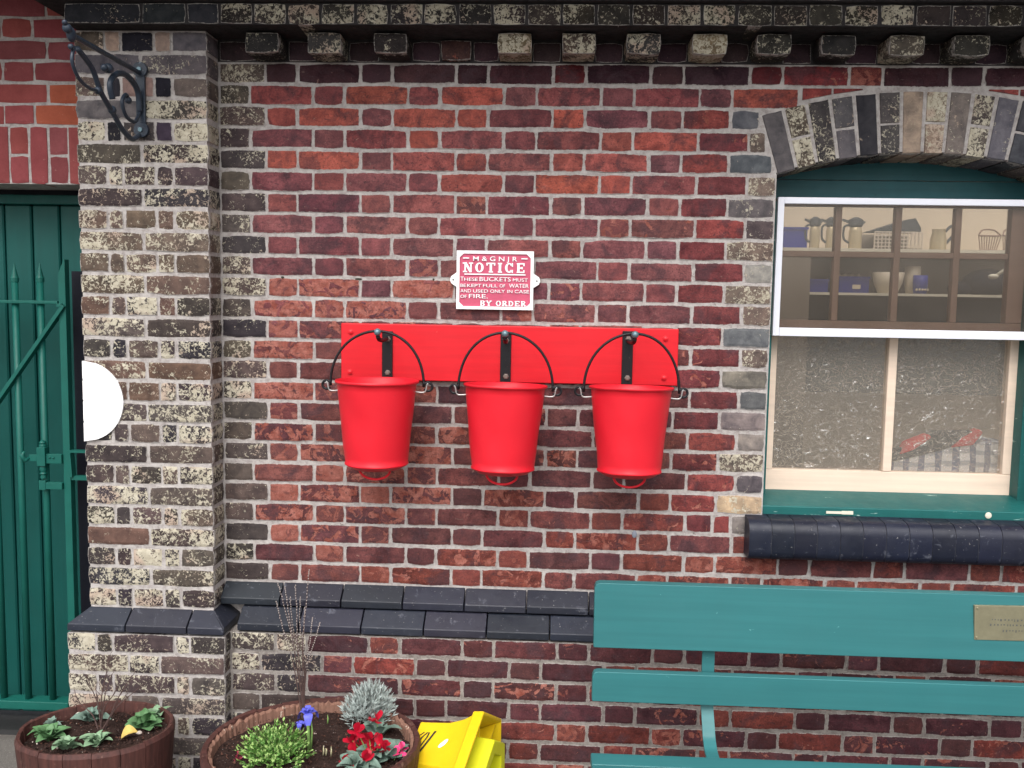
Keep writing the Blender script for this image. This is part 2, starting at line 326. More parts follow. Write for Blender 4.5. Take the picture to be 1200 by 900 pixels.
class MB:
    def __init__(s): s.v = []; s.f = []
    def add(s, vs, fs):
        b = len(s.v); s.v += [tuple(v) for v in vs]; s.f += [tuple(i+b for i in f) for f in fs]; return s
    def box(s, a, b):
        x0, y0, z0 = a; x1, y1, z1 = b
        return s.add([(x0,y0,z0),(x1,y0,z0),(x1,y1,z0),(x0,y1,z0),(x0,y0,z1),(x1,y0,z1),(x1,y1,z1),(x0,y1,z1)],
                     [(0,3,2,1),(4,5,6,7),(0,1,5,4),(1,2,6,5),(2,3,7,6),(3,0,4,7)])
    def prism(s, pts, y0, y1):       # pts: (x,z) outline, anticlockwise seen from the front (-y)
        n = len(pts)
        return s.add([(x, y0, z) for x, z in pts]+[(x, y1, z) for x, z in pts],
                     [tuple(range(n)), tuple(range(2*n-1, n-1, -1))]+[(i, i+n, (i+1) % n+n, (i+1) % n) for i in range(n)])
    def tube(s, path, r, n=8, closed=False, flat=1.0):
        P = [Vector(p) for p in path]; m = len(P); rings = []
        rr = r if isinstance(r, (list, tuple)) else [r]*m
        u = None
        for i, p in enumerate(P):
            if closed: t = (P[(i+1) % m]-P[i-1])
            else: t = (P[min(i+1, m-1)]-P[max(i-1, 0)])
            t.normalize()
            if u is None:
                u = t.orthogonal().normalized()
            u = (u - t*u.dot(t)).normalized(); w = t.cross(u)
            rings.append([p + (u*math.cos(2*math.pi*k/n) + w*math.sin(2*math.pi*k/n)*flat)*rr[i] for k in range(n)])
        b = len(s.v)
        for rg in rings: s.v += [tuple(v) for v in rg]
        L = m if closed else m-1
        for i in range(L):
            for k in range(n):
                a0 = b+i*n+k; a1 = b+i*n+(k+1) % n; j = (i+1) % m
                s.f.append((a0, a1, b+j*n+(k+1) % n, b+j*n+k))
        if not closed:
            s.f.append(tuple(b+k for k in range(n-1, -1, -1))); s.f.append(tuple(b+(m-1)*n+k for k in range(n)))
        return s
    def lathe(s, prof, n=32, c=(0, 0, 0), sx=1, sy=1, jit=None):    # prof: (r,z)
        b = len(s.v)
        for i, (r, z) in enumerate(prof):
            for k in range(n):
                a = 2*math.pi*k/n; d = jit(i, k) if jit else (0, 0)
                s.v.append((c[0]+(r+d[0])*math.cos(a)*sx, c[1]+(r+d[0])*math.sin(a)*sy, c[2]+z+d[1]))
        for i in range(len(prof)-1):
            for k in range(n):
                s.f.append((b+i*n+k, b+i*n+(k+1) % n, b+(i+1)*n+(k+1) % n, b+(i+1)*n+k))
        return s
    def cap(s, n, first):            # close a ring of n verts
        s.f.append(tuple(first+k for k in range(n))); return s
    def ball(s, c, r, n=10, m=6, sx=1, sy=1, sz=1):
        prof = [(max(1e-4, math.sin(math.pi*i/m))*r, -math.cos(math.pi*i/m)*r) for i in range(m+1)]
        b = len(s.v)
        for (q, z) in prof:
            for k in range(n):
                a = 2*math.pi*k/n; s.v.append((c[0]+q*math.cos(a)*sx, c[1]+q*math.sin(a)*sy, c[2]+z*sz))
        for i in range(m):
            for k in range(n): s.f.append((b+i*n+k, b+i*n+(k+1) % n, b+(i+1)*n+(k+1) % n, b+(i+1)*n+k))
        return s
    def mesh(s, name, smooth=False):
        me = bpy.data.meshes.new(name); me.from_pydata(s.v, [], s.f); me.validate()
        bm = bmesh.new(); bm.from_mesh(me); bmesh.ops.recalc_face_normals(bm, faces=bm.faces); bm.to_mesh(me); bm.free()
        if smooth:
            me.polygons.foreach_set('use_smooth', [True]*len(me.polygons))
        me.update(); return me
    def build(s, name, mat, parent=None, loc=None, rot=None, smooth=False, bevel=0, kind=None, label=None, seg=2):
        me = s.mesh(name, smooth); me.materials.append(mat)
        o = bpy.data.objects.new(name, me); put(o, parent, loc)
        if rot: o.rotation_euler = rot
        if bevel:
            b = o.modifiers.new('bevel', 'BEVEL'); b.width = bevel; b.segments = seg; b.limit_method = 'ANGLE'; b.angle_limit = R(35)
            if smooth is not False or seg > 1:
                me.polygons.foreach_set('use_smooth', [True]*len(me.polygons))
                wn_ = o.modifiers.new('normals', 'WEIGHTED_NORMAL'); wn_.keep_sharp = False
        if kind: o['kind'] = kind
        if label: o['label'] = label
        return o
def smooth_sharp(o, ang=40):
    me = o.data
    bm = bmesh.new(); bm.from_mesh(me)
    for e in bm.edges:
        if len(e.link_faces) == 2 and e.calc_face_angle(0) > R(ang): e.smooth = False
    for f in bm.faces: f.smooth = True
    bm.to_mesh(me); bm.free(); return o

def text_part(s, name, mat, parent, loc, h, width=None, bold=0.0, depth=0.002, rot=(math.pi/2, 0, 0), shear=0, align='CENTER', label=None):
    cu = bpy.data.curves.new('lettering', 'FONT'); cu.body = s; cu.size = 1.0; cu.offset = bold; cu.extrude = depth/2/h*0.7; cu.shear = shear
    cu.align_x = align; cu.resolution_u = 3
    o = bpy.data.objects.new('lettering', cu); C.objects.link(o)
    dg = bpy.context.evaluated_depsgraph_get(); me = bpy.data.meshes.new_from_object(o.evaluated_get(dg))
    bpy.data.objects.remove(o); bpy.data.curves.remove(cu)
    xs = [v.co.x for v in me.vertices]; ys = [v.co.y for v in me.vertices]
    k = h/0.72; kx = width/(max(xs)-min(xs)) if width else k; mid = (max(xs)+min(xs))/2
    for v in me.vertices: v.co = Vector(((v.co.x-mid)*kx, v.co.y*k, v.co.z*h/0.7))
    me.name = name; me.materials.clear(); me.materials.append(mat)
    q = bpy.data.objects.new(name, me); put(q, parent, loc); q.rotation_euler = rot
    if label: q['label'] = label
    return q

# ------------------------------------------------------------------ bricks
PITCHZ = 0.0749; JT = 0.0078
def rowz(r): return H - PITCHZ*r                       # top bed joint of row r
_bc = {}
def brick_geo(w, h, d, seed, ch=0.0035, jit=0.0018):
    rnd = random.Random(seed*977+int(w*10000))
    nl = 3 if w > 0.03 else 1; nh = 2
    pts = []
    cr = rnd.uniform(0.0015, 0.005)
    def side(ax, az, bx, bz, n):
        for i in range(n): pts.append([ax+(bx-ax)*i/n, az+(bz-az)*i/n, i == 0])
    x, z = w/2, h/2
    side(-x, -z, x, -z, nl); side(x, -z, x, z, nh); side(x, z, -x, z, nl); side(-x, z, -x, -z, nh)
    out = []
    for px, pz, corner in pts:
        if corner:
            c2 = rnd.uniform(0.4, 1)*cr; px -= math.copysign(c2, px); pz -= math.copysign(c2, pz)
        out.append((px+rnd.uniform(-jit, jit)*0.8, pz+rnd.uniform(-jit, jit)))
    n = len(out)
    e = 0.010
    v = [(a*(1-2*e/w), rnd.uniform(-0.0006, 0.0006), b*(1-2*e/h)) for a, b in out] + [(a, 0.0022+rnd.uniform(-0.0008, 0.001), b) for a, b in out] + [(a, d, b) for a, b in out]
    f = [tuple(range(n))]
    for k in range(2):
        for i in range(n): f.append((k*n+i, (k+1)*n+i, (k+1)*n+(i+1) % n, k*n+(i+1) % n))
    return v, f
def wear(me, vals):
    at_ = me.attributes.new('brick_edge', 'FLOAT', 'POINT')
    at_.data.foreach_set('value', vals)
def brick_mesh(w, h, d, mat, variant, ch=0.0035, jit=0.0018):
    key = (round(w, 3), round(h, 3), round(d, 3), mat, variant)
    if key not in _bc:
        v, f = brick_geo(w, h, d, variant, ch, jit); mb = MB(); mb.add(v, f)
        me = mb.mesh('brick'); me.materials.append(M[mat]); n_ = len(v)//3; wear(me, [1.0]*n_+[0.0]*n_+[1.0]*n_); _bc[key] = me
    return _bc[key]
def vary(c, k=0.12):
    s = random.uniform(1-k, 1+k)
    return tuple(max(0.004, x*s*random.uniform(1-k*0.35, 1+k*0.35)) for x in c)
def brick(parent, x0, x1, r, Y, mat, col, al, d=0.09, z0=None, z1=None, name='brick', jt=JT, store=None, ch=0.0035):
    "a brick between the joints x0..x1 of row r"
    zt = rowz(r) if z1 is None else z1; zb = rowz(r+1) if z0 is None else z0
    w = x1-x0-jt+0.0010+random.uniform(-0.0015, 0.0015); h = zt-zb-jt-0.0022+random.uniform(-0.0012, 0.0012)
    cx = (x0+x1)/2+random.uniform(-0.001, 0.001); cz = (zt+zb)/2+random.uniform(-0.0012, 0.0012); y = Y+random.uniform(-0.0018, 0.0014)
    if store is not None:
        store.append((w, h, d, cx, y, cz, col, al)); return
    o = bpy.data.objects.new(name, brick_mesh(round(w, 3), round(h, 3), d, mat, random.randrange(6), ch)); C.objects.link(o); o.parent = parent
    pl = parent.location if parent.parent is None else parent.location+parent.parent.location
    o.location = Vector((cx, y, cz))-pl; o.rotation_euler = (random.uniform(-0.006, 0.006), random.uniform(-0.004, 0.004), random.uniform(-0.004, 0.004))
    o.color = (*col, al); return o

# ------------------------------------------------------------------ ground
g = MB(); n = 24
g.add([(-60, -60, 0), (60, -60, 0), (60, 30, 0), (-60, 30, 0)], [(0, 1, 2, 3)])
g.build('ground', M['ground'], kind='structure')

# ------------------------------------------------------------------ main wall
XC, ZS, HS = 2.171, H-0.297, 0.49          # arch centre line, springing height, half span
RI, RE = 1.60, 1.815
ZC = H-0.222-RI                            # centre of the arch circle
XL, XR = XC-HS, XC+HS
wall = thing('brick_wall', 'weathered red brick station wall in Flemish bond behind the red fire buckets', 'wall', (1.2, 0.1, 0))
WO = wall.location
def wbuild(mb, name, mat, parent=wall, **k):
    mb.v = [tuple(Vector(v)-WO) for v in mb.v]; return mb.build(name, mat, parent, **k)
rec = 0.0035
th0 = math.asin(HS/RI)
arc = [(XC+(RI+0.010)*math.sin(a), ZC+(RI+0.010)*math.cos(a)) for a in [th0-2*th0*i/16 for i in range(17)]]
mb = MB(); mb.prism([(-0.30, rowz(21)+0.0), (XL, rowz(21)), (XL, ZS), ]+arc[::-1]+[(XR, ZS), (XR, rowz(21)), (3.4, rowz(21)), (3.4, rowz(-1)), (-0.30, rowz(-1))], rec, 0.33)
wbuild(mb, 'mortar', M['mortar'])
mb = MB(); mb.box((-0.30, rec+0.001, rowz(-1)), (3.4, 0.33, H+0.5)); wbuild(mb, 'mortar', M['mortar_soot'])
mb = MB(); mb.box((-0.30, rec, rowz(26)-0.003), (3.4, 0.33, rowz(21)-0.0)); wbuild(mb, 'mortar', M['mortar'])
mb = MB(); mb.box((-0.26, -0.1125+rec, -0.02), (3.4, 0.33, rowz(26)-0.003)); wbuild(mb, 'mortar', M['mortar_low'])

def red_tone(x, r):
    "tone of the brick: (colour, amount spalled) as it runs over the wall"
    q = random.random()
    if r >= 26:
        if q < 0.72: return vary((0.085, 0.036, 0.038), 0.25), random.uniform(0.15, 0.62)
        return vary((0.15, 0.045, 0.035), 0.2), random.uniform(0.3, 0.8)
    if r <= -1:
        if q < 0.5: return vary((0.05, 0.026, 0.030), 0.25), random.uniform(0.0, 0.3)
        return vary((0.13, 0.03, 0.032), 0.2), random.uniform(0.2, 0.75)
    base = [(0.185, 0.072, 0.072), (0.150, 0.062, 0.067), (0.205, 0.078, 0.070), (0.165, 0.070, 0.066)]
    if 0 <= r <= 4: base = [(0.23, 0.075, 0.070), (0.19, 0.070, 0.070), (0.26, 0.082, 0.066), (0.17, 0.07, 0.072)]
    if r >= 12: base = [(0.125, 0.050, 0.048), (0.150, 0.060, 0.052), (0.11, 0.048, 0.048)]
    c = vary(random.choice(base), 0.14); a = random.uniform(0.0, 0.35)
    if x < 0.42 and 9 <= r <= 22 and q < 0.75: a = random.uniform(0.6, 0.95)
    elif r >= 19 and q < 0.6: a = random.uniform(0.45, 0.75); c = vary((0.17, 0.055, 0.042))
    elif 0 <= r <= 4 and q < 0.25: c = vary((0.32, 0.092, 0.066), 0.12)
    elif q < 0.12: a = random.uniform(0.5, 0.75)
    return c, a
FL = [(0.060, 0.050, 0.050), (0.085, 0.070, 0.066), (0.045, 0.042, 0.048), (0.10, 0.082, 0.074)]
def flaky_tone(lo=0.35, hi=1.0): return vary(random.choice(FL), 0.2), random.uniform(lo, hi)

jobs = []     # (area seen, x0, x1, r, Y, mat, col, alpha)
def job(x0, x1, r, Y, mat, ca, vis=None, z0=None, z1=None):
    jobs.append(dict(x0=x0, x1=x1, r=r, Y=Y, mat=mat, col=ca[0], al=ca[1], z0=z0, z1=z1, vis=(x1-x0) if vis is None else vis))
def zext(x, Rr=RE):
    dx = x-XC
    return ZC+math.sqrt(Rr*Rr-dx*dx) if abs(dx) < Rr else -9
XE = XC-RE*math.sin(th0); XER = XC+RE*math.sin(th0)   # ends of the extrados
XMAX = 3.05
def regular(r, off=0.0):
    "joints of a Flemish row: list of (x0,x1)"
    out = []; base = off if r % 2 else off+0.16875
    k = -3
    while True:
        s = base+0.3375*k
        if s > XMAX: break
        out += [(s, s+0.225), (s+0.225, s+0.3375)]; k += 1
    return out
GREYS = [(0.12, 0.12, 0.128), (0.20, 0.19, 0.18), (0.10, 0.11, 0.13), (0.08, 0.072, 0.072), (0.27, 0.255, 0.24), (0.23, 0.21, 0.19)]
for r in range(-1, 24):
    odd = r % 2
    xl = -0.1125 if odd else -0.16875
    xq = (-0.280, xl)
    if r <= 0: job(xq[0], xq[1], r, 0, 'flaky', flaky_tone(0.45, 0.85))
    else: job(xq[0], xq[1], r, 0, 'flaky', flaky_tone(0.25, 0.8))
    win = 1 <= r <= 20          # rows cut by the window opening and its dressings
    lim = (1.35 if odd else 1.4065) if win else 9
    for (a, b) in regular(r):
        if b <= xl+0.01: continue
        if a >= XMAX: continue
        if win and b > lim+0.01:
            m = 2*XC-lim        # mirror side, right of the window
            if a < m-0.01: continue
        if r == 0:              # cut by the arch: leave the part outside the ring
            mid = (a+b)/2
            if abs(mid-XC) < 0.42: continue
        if r == 21 and a > 1.62 and b < 2.75: continue
        ca = red_tone(a, r)
        job(a, b, r, 0, 'red', ca, vis=(b-a))
    if win:
        z0, z1 = rowz(r+1), rowz(r)
        for side in (0, 1):
            def sx(a, b): return (a, b) if side == 0 else (2*XC-b, 2*XC-a)
            lim2 = XL if z1 < ZS+0.03 else XE+0.0+ max(0, (ZS-z0))*0
            if z1 >= ZS+0.03:
                # end against the sloping skewback of the arch
                zm = (z0+z1)/2; k = (zm-ZC)*math.tan(th0); lim2 = XC-k-0.004
                if zm > rowz(0)-0.0: lim2 = 1.62
            if odd: cells = [(1.35, 1.515, 'red'), (1.515, lim2, 'flaky')]
            else: cells = [(1.4065, 1.58, 'red'), (1.58, lim2, 'flaky')]
            if r == 20: cells = [(1.4065, 1.505, 'red'), (1.505, 1.57, 'red'), (1.57, lim2, 'flaky')]
            for a, b, mt in cells:
                if b-a < 0.03: continue
                xa, xb = sx(a, b)
                if mt == 'red':
                    job(xa, xb, r, 0, 'red', (vary((0.21, 0.06, 0.052)) if random.random() < 0.6 else vary((0.14, 0.045, 0.045)), random.uniform(0.1, 0.6)))
                else:
                    q = random.random()
                    ca = (vary(random.choice(GREYS), 0.2), random.uniform(0.0, 0.45)) if q < 0.6 else (vary((0.16, 0.13, 0.11)), random.uniform(0.5, 0.95))
                    if r == 19: ca = (vary((0.46, 0.36, 0.25), 0.05), 0.5)
                    job(xa, xb, r, 0, 'flaky', ca)
# low wall under the plinth
OFF = at(359, 755, -0.1125).x
for r in range(26, 34):
    xs = -0.222
    base = OFF if r % 2 == 0 else OFF+0.16875
    k = -6; cells = []
    while base+0.3375*k < XMAX:
        s = base+0.3375*k; cells += [(s, s+0.225), (s+0.225, s+0.3375)]; k += 1
    for a, b in cells:
        if b < xs+0.045 or a > XMAX: continue
        a = max(a, xs)
        fl = a < -0.02
        v = (b-a)*(0.5 if r > 31 else 0.8)
        job(a, b, r, -0.1125, 'flaky' if fl else 'red', flaky_tone(0.35, 0.8) if fl else red_tone(a, r), vis=v)
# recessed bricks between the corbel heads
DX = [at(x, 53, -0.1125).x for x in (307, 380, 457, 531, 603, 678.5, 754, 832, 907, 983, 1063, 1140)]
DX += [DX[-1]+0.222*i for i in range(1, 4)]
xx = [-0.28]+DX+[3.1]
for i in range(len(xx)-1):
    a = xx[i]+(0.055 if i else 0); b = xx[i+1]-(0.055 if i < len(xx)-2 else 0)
    if b-a > 0.05: job(a, b, -2, 0.0, 'red', (vary((0.05, 0.035, 0.04), 0.3), random.uniform(0, 0.25)), vis=0.05)  # dark tone holds both soot and the shade of the recess
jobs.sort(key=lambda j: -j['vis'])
nred = 0; stuff = []
for j in jobs:
    d = 0.09
    if nred < 292 or j['mat'] == 'flaky':
        brick(wall, j['x0'], j['x1'], j['r'], j['Y'], j['mat'], j['col'], j['al'], d, z0=j['z0'], z1=j['z1']); nred += 1
    else:
        brick(wall, j['x0'], j['x1'], j['r'], j['Y'], j['mat'], j['col'], j['al'], d, z0=j['z0'], z1=j['z1'], store=stuff)
if stuff:
    mb = MB(); cols = []; edg = []
    for i, (w, h, d, cx, y, cz, col, al) in enumerate(stuff):
        v, f = brick_geo(w, h, d, i % 17)
        mb.add([(a+cx-WO.x, b+y-WO.y, c+cz-WO.z) for a, b, c in v], f); cols += [(*col, al)]*len(v); edg += [1.0]*(len(v)//3)+[0.0]*(len(v)//3)+[1.0]*(len(v)//3)
    o = mb.build('smaller_bricks', M['red_attr'], wall, kind='stuff')
    at_ = o.data.color_attributes.new('brick_tint', 'FLOAT_COLOR', 'POINT')
    for i, c in enumerate(cols): at_.data[i].color = c
    wear(o.data, edg)
# cut bricks above the haunches of the arch (row 0)
for sgn in (-1, 1):
    xa = XC+sgn*0.415; xe = XC+sgn*0.10
    zt = rowz(0)-JT/2
    xi = [XC+sgn*(0.418-0.105*i) for i in range(4)]
    for i in range(3):
        a, b = sorted((xi[i], xi[i+1])); a += 0.004; b -= 0.004
        za, zb = zext(a)+0.012, zext(b)+0.012
        if zt-max(za, zb) < 0.004 and zt-min(za, zb) < 0.012: continue
        mb = MB(); mb.prism([(a, min(za, zt-0.002)), (b, min(zb, zt-0.002)), (b, zt), (a, zt)], 0.0, 0.09)
        o = wbuild(mb, 'cut_brick', M['red']); wear(o.data, [1.0]*len(o.data.vertices)); o.color = (*vary((0.20, 0.05, 0.045)), 0.5)
# arch ring
NV = 14
for i in range(NV):
    t0 = -th0+2*th0*i/NV; t1 = -th0+2*th0*(i+1)/NV
    gi = 0.0052/RI; ge = 0.0062/RE
    halves = [(0, 1)] if i % 2 == 0 else [(0, 0.47), (0.51, 1)]
    tones = {0: ((0.11, 0.105, 0.11), 0.15), 1: ((0.10, 0.085, 0.07), 0.95), 2: ((0.06, 0.058, 0.062), 0.70), 3: ((0.11, 0.108, 0.12), 0.35), 4: ((0.045, 0.045, 0.055), 0.05), 5: ((0.085, 0.08, 0.08), 0.5),
             6: ((0.34, 0.28, 0.23), 0.35), 7: ((0.25, 0.20, 0.15), 0.9), 8: ((0.19, 0.17, 0.155), 0.45), 9: ((0.10, 0.09, 0.08), 0.9), 10: ((0.13, 0.135, 0.155), 0.35), 11: ((0.07, 0.073, 0.085), 0.15), 12: ((0.15, 0.14, 0.135), 0.45), 13: ((0.11, 0.10, 0.09), 0.75)}
    for q, (u, v_) in enumerate(halves):
        ra, rb = RI+0.004+(RE-RI-0.008)*u, RI+0.004+(RE-RI-0.008)*v_
        pts = []
        nn = 3
        for k in range(nn+1): pts.append((ra, t0+gi+(t1-t0-2*gi)*k/nn))
        for k in range(nn+1): pts.append((rb, t1-ge-(t1-t0-2*ge)*k/nn))
        pts = [(XC+(rr+random.uniform(-.0015, .0015))*math.sin(tt), ZC+(rr+random.uniform(-.0015, .0015))*math.cos(tt)) for rr, tt in pts]
        cx = sum(p[0] for p in pts)/len(pts); cz = sum(p[1] for p in pts)/len(pts); m_ = len(pts)
        mb = MB(); y0 = random.uniform(-0.002, 0.001)
        vs = [((x-cx)*0.93+cx, y0, (z-cz)*0.965+cz) for x, z in pts]+[(x, y0+0.004, z) for x, z in pts]+[(x, 0.226, z) for x, z in pts]
        mb.add(vs, [tuple(range(m_))]+[(k*m_+i2, (k+1)*m_+i2, (k+1)*m_+(i2+1) % m_, k*m_+(i2+1) % m_) for k in range(2) for i2 in range(m_)])
        o = wbuild(mb, 'arch_brick', M['flaky']); wear(o.data, [1.0]*m_+[0.0]*m_+[1.0]*m_); c, a = tones[i]; o.color = (*vary(c, 0.1), min(1, max(0, a+random.uniform(-0.08, 0.08))))
# splayed plinth courses
def splay(parent, a, b, zt, y_top, y_bot, al=0, ar=0, bl=0, br=0, oo=None):
    "plinth brick: slope from (zt,y_top) to the nose at y_bot; al/ar widen the nose at the ends (mitres)"
    zn = zt-0.0455; zb = zt-PITCHZ+0.004
    a += 0.002; b -= 0.002
    dz = random.uniform(-0.001, 0.001)
    v = [(a, y_top, zt-0.002+dz), (b, y_top, zt-0.002+dz), (a-al, y_bot, zn+dz), (b+ar, y_bot, zn+dz), (a-al, y_bot, zb), (b+ar, y_bot, zb), (a-al, y_top+0.08, zb), (b+ar, y_top+0.08, zb), (a, y_top+0.08, zt-0.002+dz), (b, y_top+0.08, zt-0.002+dz)]
    mb = MB(); mb.add(v, [(0, 2, 3, 1), (2, 4, 5, 3), (4, 6, 7, 5), (6, 8, 9, 7), (8, 0, 1, 9), (0, 8, 6, 4, 2), (1, 3, 5, 7, 9)])
    mb.v = [tuple(Vector(q)-parent.location) for q in mb.v]
    o = mb.build('plinth_brick', M['blue'], parent, bevel=0.003); o.color = (*vary((0.015, 0.017, 0.026), 0.28), 0); return o
x = at(330, 700, -0.03).x-0.225*3
while x < XMAX:
    a, b = max(x, -0.28), x+0.225
    if b > -0.25: splay(wall, a, b, rowz(24), 0.0, -0.056)
    x += 0.225
x = at(425, 725, -0.08).x-0.225*4
while x < XMAX:
    a, b = max(x, -0.277), x+0.225
    if b > -0.19: splay(wall, a, b, rowz(25), -0.056, -0.1125-0.004)
    x += 0.225
# corbel heads, fascia course and top course
HEADT = {0: ((0.03, 0.03, 0.03), 0.45), 1: ((0.05, 0.05, 0.05), 0.72), 2: ((0.035, 0.03, 0.03), 0.35), 4: ((0.16, 0.13, 0.08), 0.9), 5: ((0.08, 0.06, 0.05), 0.85), 6: ((0.05, 0.05, 0.05), 0.75), 7: ((0.2, 0.16, 0.1), 0.95), 8: ((0.04, 0.04, 0.035), 0.5), 9: ((0.03, 0.03, 0.03), 0.3), 10: ((0.10, 0.09, 0.075), 0.7), 11: ((0.04, 0.04, 0.035), 0.5)}
for i, x in enumerate(DX):
    if i == 3:
        brick(wall, x-0.057, x+0.057, -2, -0.02, 'red', (0.075, 0.045, 0.04), 0.4, d=0.1); continue
    c, a = HEADT.get(i, ((0.04, 0.04, 0.04), 0.5))
    brick(wall, x-0.060, x+0.060, -2, -0.1125, 'flaky', c, a, d=0.2, name='corbel_brick', jt=0.008)
# lead plug and old fixing holes in the joints
p = at(743.5, 626.5, -0.004); mb = MB(); mb.ball((p.x, 0.0, p.z), 0.009, 10, 6, sy=0.5, sz=1.5); wbuild(mb, 'lead_plug', simple('dull_lead', (0.22, 0.24, 0.28), 0.6))
p = at(1018, 0, 0)
for px, py, w_ in ((420, 327, 0.026), (508, 327.5, 0.007), (331, 325, 0.012)):
    p = at(px, py, 0); mb = MB(); mb.ball((p.x, 0.0015, p.z), 0.0042, 8, 5, sx=w_/0.0042/2, sy=0.4); wbuild(mb, 'joint_hole', M['print_black'])
mb = MB(); mb.box((-0.735, -0.175+rec, rowz(-2)+0.004), (3.3, 0.1, rowz(-3)-0.002)); wbuild(mb, 'cornice_mortar', M['mortar_soot'])
xs = [-0.742, at(165, 20, -0.175).x, at(218, 20, -0.175).x, at(257, 20, -0.175).x]
x = xs[-1]
while x < XMAX+0.1: x += 0.1135; xs.append(x)
for i in range(len(xs)-1):
    dk = i < 3
    brick(wall, xs[i], xs[i+1], -3, -0.175, 'flaky', vary((0.03, 0.032, 0.038) if dk else (0.05, 0.045, 0.042), 0.3), random.uniform(0.15, 0.35) if dk else random.uniform(0.4, 0.9), d=0.2, name='cornice_brick', jt=0.009)
mb = MB(); mb.box((-0.83, -0.198+rec, rowz(-3)), (3.3, 0.1, rowz(-3)+0.08)); wbuild(mb, 'cornice_mortar', M['mortar_soot'])
x = -0.835
while x < XMAX:
    brick(wall, x, x+0.225, -4, -0.198, 'red', vary((0.05, 0.03, 0.028), 0.3), random.uniform(0, 0.3), d=0.15, name='cornice_brick', jt=0.009); x += 0.225
# boarded eaves and gutter above the frame
mb = MB(); mb.box((-2.2, -0.52, H+0.34), (3.6, 0.35, H+0.37)); wbuild(mb, 'eaves_board', simple('dark_stained_board', (0.05, 0.035, 0.03), 0.8))
mb = MB()
for i in range(2): pass
prof = [(math.cos(a)*0.055, math.sin(a)*0.055) for a in [math.pi+math.pi*k/8 for k in range(9)]]
gv = []; 
for xg in (-2.2, 3.6):
    gv += [(xg, -0.575+p[0], H+0.40+p[1]) for p in prof]
mb.add(gv, [(k, k+1, k+10, k+9) for k in range(8)]); gq = wbuild(mb, 'gutter', M['black_iron'])
sol = gq.modifiers.new('thickness', 'SOLIDIFY'); sol.thickness = 0.004
# bullnose sill
xs0 = at(876, 630, -0.06).x
zt = at(1000, 611, -0.05).z; zb = at(1000, 657, -0.06).z
XSE = 2*XC-xs0
nb = round((XSE-xs0)/0.0775); pw = (XSE-xs0)/nb
def nose(y0, y1, z0, z1, rr=0.045, n=8):
    pts = [(y1, z0)]
    pts += [(y0+rr*0.35, z0), (y0+0.004, z0+0.014), (y0, z0+0.03)]
    for k in range(n+1):
        a = math.pi/2*k/n
        pts.append((y0+rr-rr*math.cos(a), z1-rr+rr*math.sin(a)))
    pts.append((y1, z1+0.006)); return pts
pr = nose(-0.085, 0.10, zb, zt)
for i in range(nb):
    a = xs0+pw*i+0.0012; b = xs0+pw*(i+1)-0.0012; m_ = len(pr); dy = random.uniform(-0.0012, 0.0012)
    mb = MB(); mb.add([(a, y+dy, z) for y, z in pr]+[(b, y+dy, z) for y, z in pr], [tuple(range(m_)), tuple(range(2*m_-1, m_-1, -1))]+[(k, m_+k, m_+(k+1) % m_, (k+1) % m_) for k in range(m_)])
    o = wbuild(mb, 'sill_brick', M['blue']); smooth_sharp(o, 50); o.color = (*vary((0.009, 0.011, 0.022), 0.2), 0)
m_ = len(pr); ym = sum(p[0] for p in pr)/m_; pj = [(y+0.0028, z-(0.0028 if z > zb+0.02 else -0.003)) for y, z in pr]
mb = MB(); mb.add([(xs0+0.006, y, z) for y, z in pj]+[(XSE-0.006, y, z) for y, z in pj], [tuple(range(m_)), tuple(range(2*m_-1, m_-1, -1))]+[(k, m_+k, m_+(k+1) % m_, (k+1) % m_) for k in range(m_)])
wbuild(mb, 'sill_mortar', simple('sill_joint', (0.05, 0.052, 0.065), 0.8))

